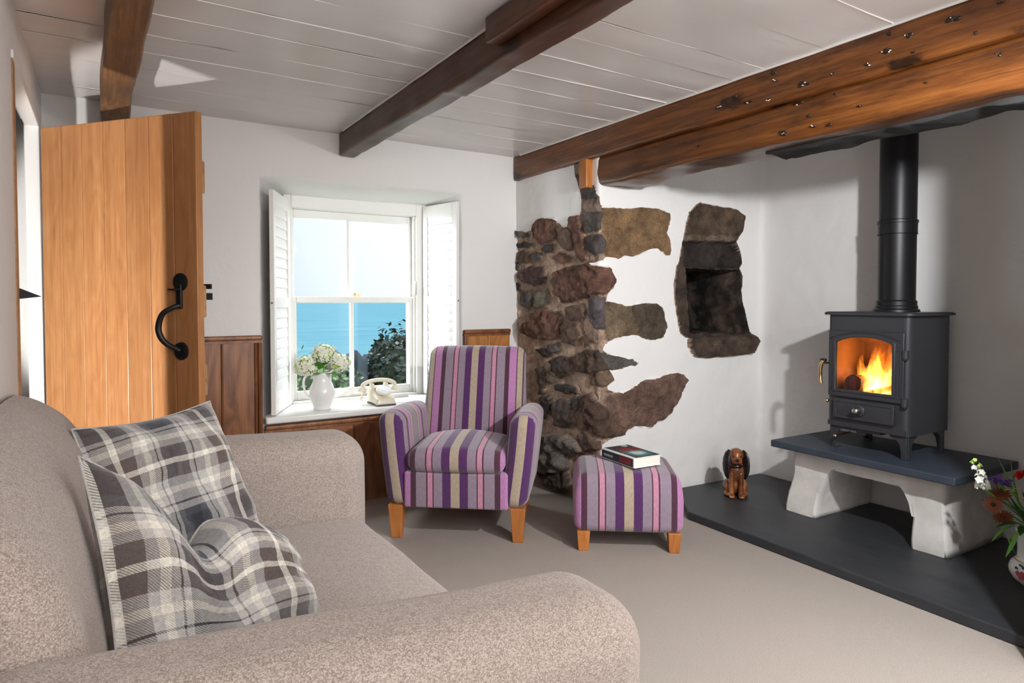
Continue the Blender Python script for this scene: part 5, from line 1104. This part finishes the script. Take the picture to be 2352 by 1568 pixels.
for loc, lab in (((3.098, 1.163, .440), 'pale yellow flower cluster below the violet statice'), ((3.142, 1.128, .405), 'pale yellow flower cluster at the right edge of the bouquet')):
    r = root('yarrow', loc, lab, 'flower'); g = Geo(); rnd = random.Random(int(loc[0] * 999))
    for k in range(45): c = Vector((rnd.gauss(0, .016), rnd.gauss(0, .016), rnd.gauss(0, .003))); floret(g, c, Vector((rnd.gauss(0, .3), rnd.gauss(0, .3), 1)).normalized(), .005, rnd)
    g.obj('florets', YEL, r, recalc=False, smooth=False); stemto(r, (0, 0, -.004), sag=0)
for loc, fd, lab in (((3.035, 1.200, .378), (-.75, -.15, .25), 'rust orange gazania lowest on the left, beside the snapdragon stem'), ((3.066, 1.178, .328), (-.5, -.35, -.35), 'rust orange gazania drooping at the bottom of the bouquet'), ((3.062, 1.185, .420), (-.45, -.2, .8), 'dark rust gazania under the violet statice')):
    r = root('gazania', loc, lab, 'flower'); d = Vector(fd).normalized(); u0 = d.orthogonal().normalized(); g = Geo()
    for k in range(16):
        u = Matrix.Rotation(k * 2 * math.pi / 16, 3, d) @ u0; leaf(g, u * .005, u + d * .25, d, .034, .0055, .25, .1, 4)
    g.obj('petals', RUST, r, recalc=False, angle=180); g = Geo(); g.ball(tuple(d * .003), (.008, .008, .008), 10); g.obj('eye', DEYE, r); stemto(r, (0, 0, 0), sag=.005)
leafspray('vase_foliage', (VX - .06, VY + .03, .30), [((0, 0, 0), (-.35, .25, .9), .20, .010, .1), ((.0, .0, .02), (-.55, .4, .7), .17, .012, .2), ((-.02, .01, 0), (-.8, .5, .3), .09, .016, .5), ((.02, -.01, .02), (-.2, .1, 1), .12, .014, .1), ((.02, 0, .0), (-.3, -.6, .6), .12, .016, .3), ((-.01, 0, .03), (-.5, 0, .5), .11, .016, .3), ((.03, -.02, .03), (.0, -.4, .9), .13, .015, .2), ((-.0, .01, -.02), (-.7, .3, .5), .09, .015, .4), ((0, 0, -.01), (-.6, -.1, .1), .08, .016, .4)], DGREEN, 'dark green foliage filling the vase bouquet')
leafspray('grass_blades', (VX - .05, VY + .035, .30), [((0, 0, 0), (-.45, .32, .95), .30, .008, .35), ((.01, 0, 0), (-.30, .22, 1.0), .30, .009, .05), ((0, 0, .0), (-.28, .2, 1), .26, .007, -.1), ((-.03, .02, -.01), (-.9, .6, -.1), .10, .009, .6), ((-.02, .01, -.02), (-.3, .15, -.9), .13, .012, -.1), ((-.05, .04, -.04), (.1, -.05, -1.), .11, .006, -.35)], GREEN, 'long green blades arching out of the vase')

# repeats share a group
GROUPS = {'window_shutter': 'louvred window shutters', 'plaid_cushion': 'tartan cushions on the sofa', 'ceiling_beam': 'ceiling beams', 'hydrangea': 'hydrangeas in the jug', 'statice': 'statice in the vase', 'yarrow': 'pale yellow flowers in the vase', 'gazania': 'gazanias in the vase', 'garden_stone': 'slabs outside the window', 'garden_bush': 'bushes outside the window'}
for o in bpy.data.objects:
    k = o.name.split('.')[0]
    if o.parent is None and k in GROUPS: o['group'] = GROUPS[k]
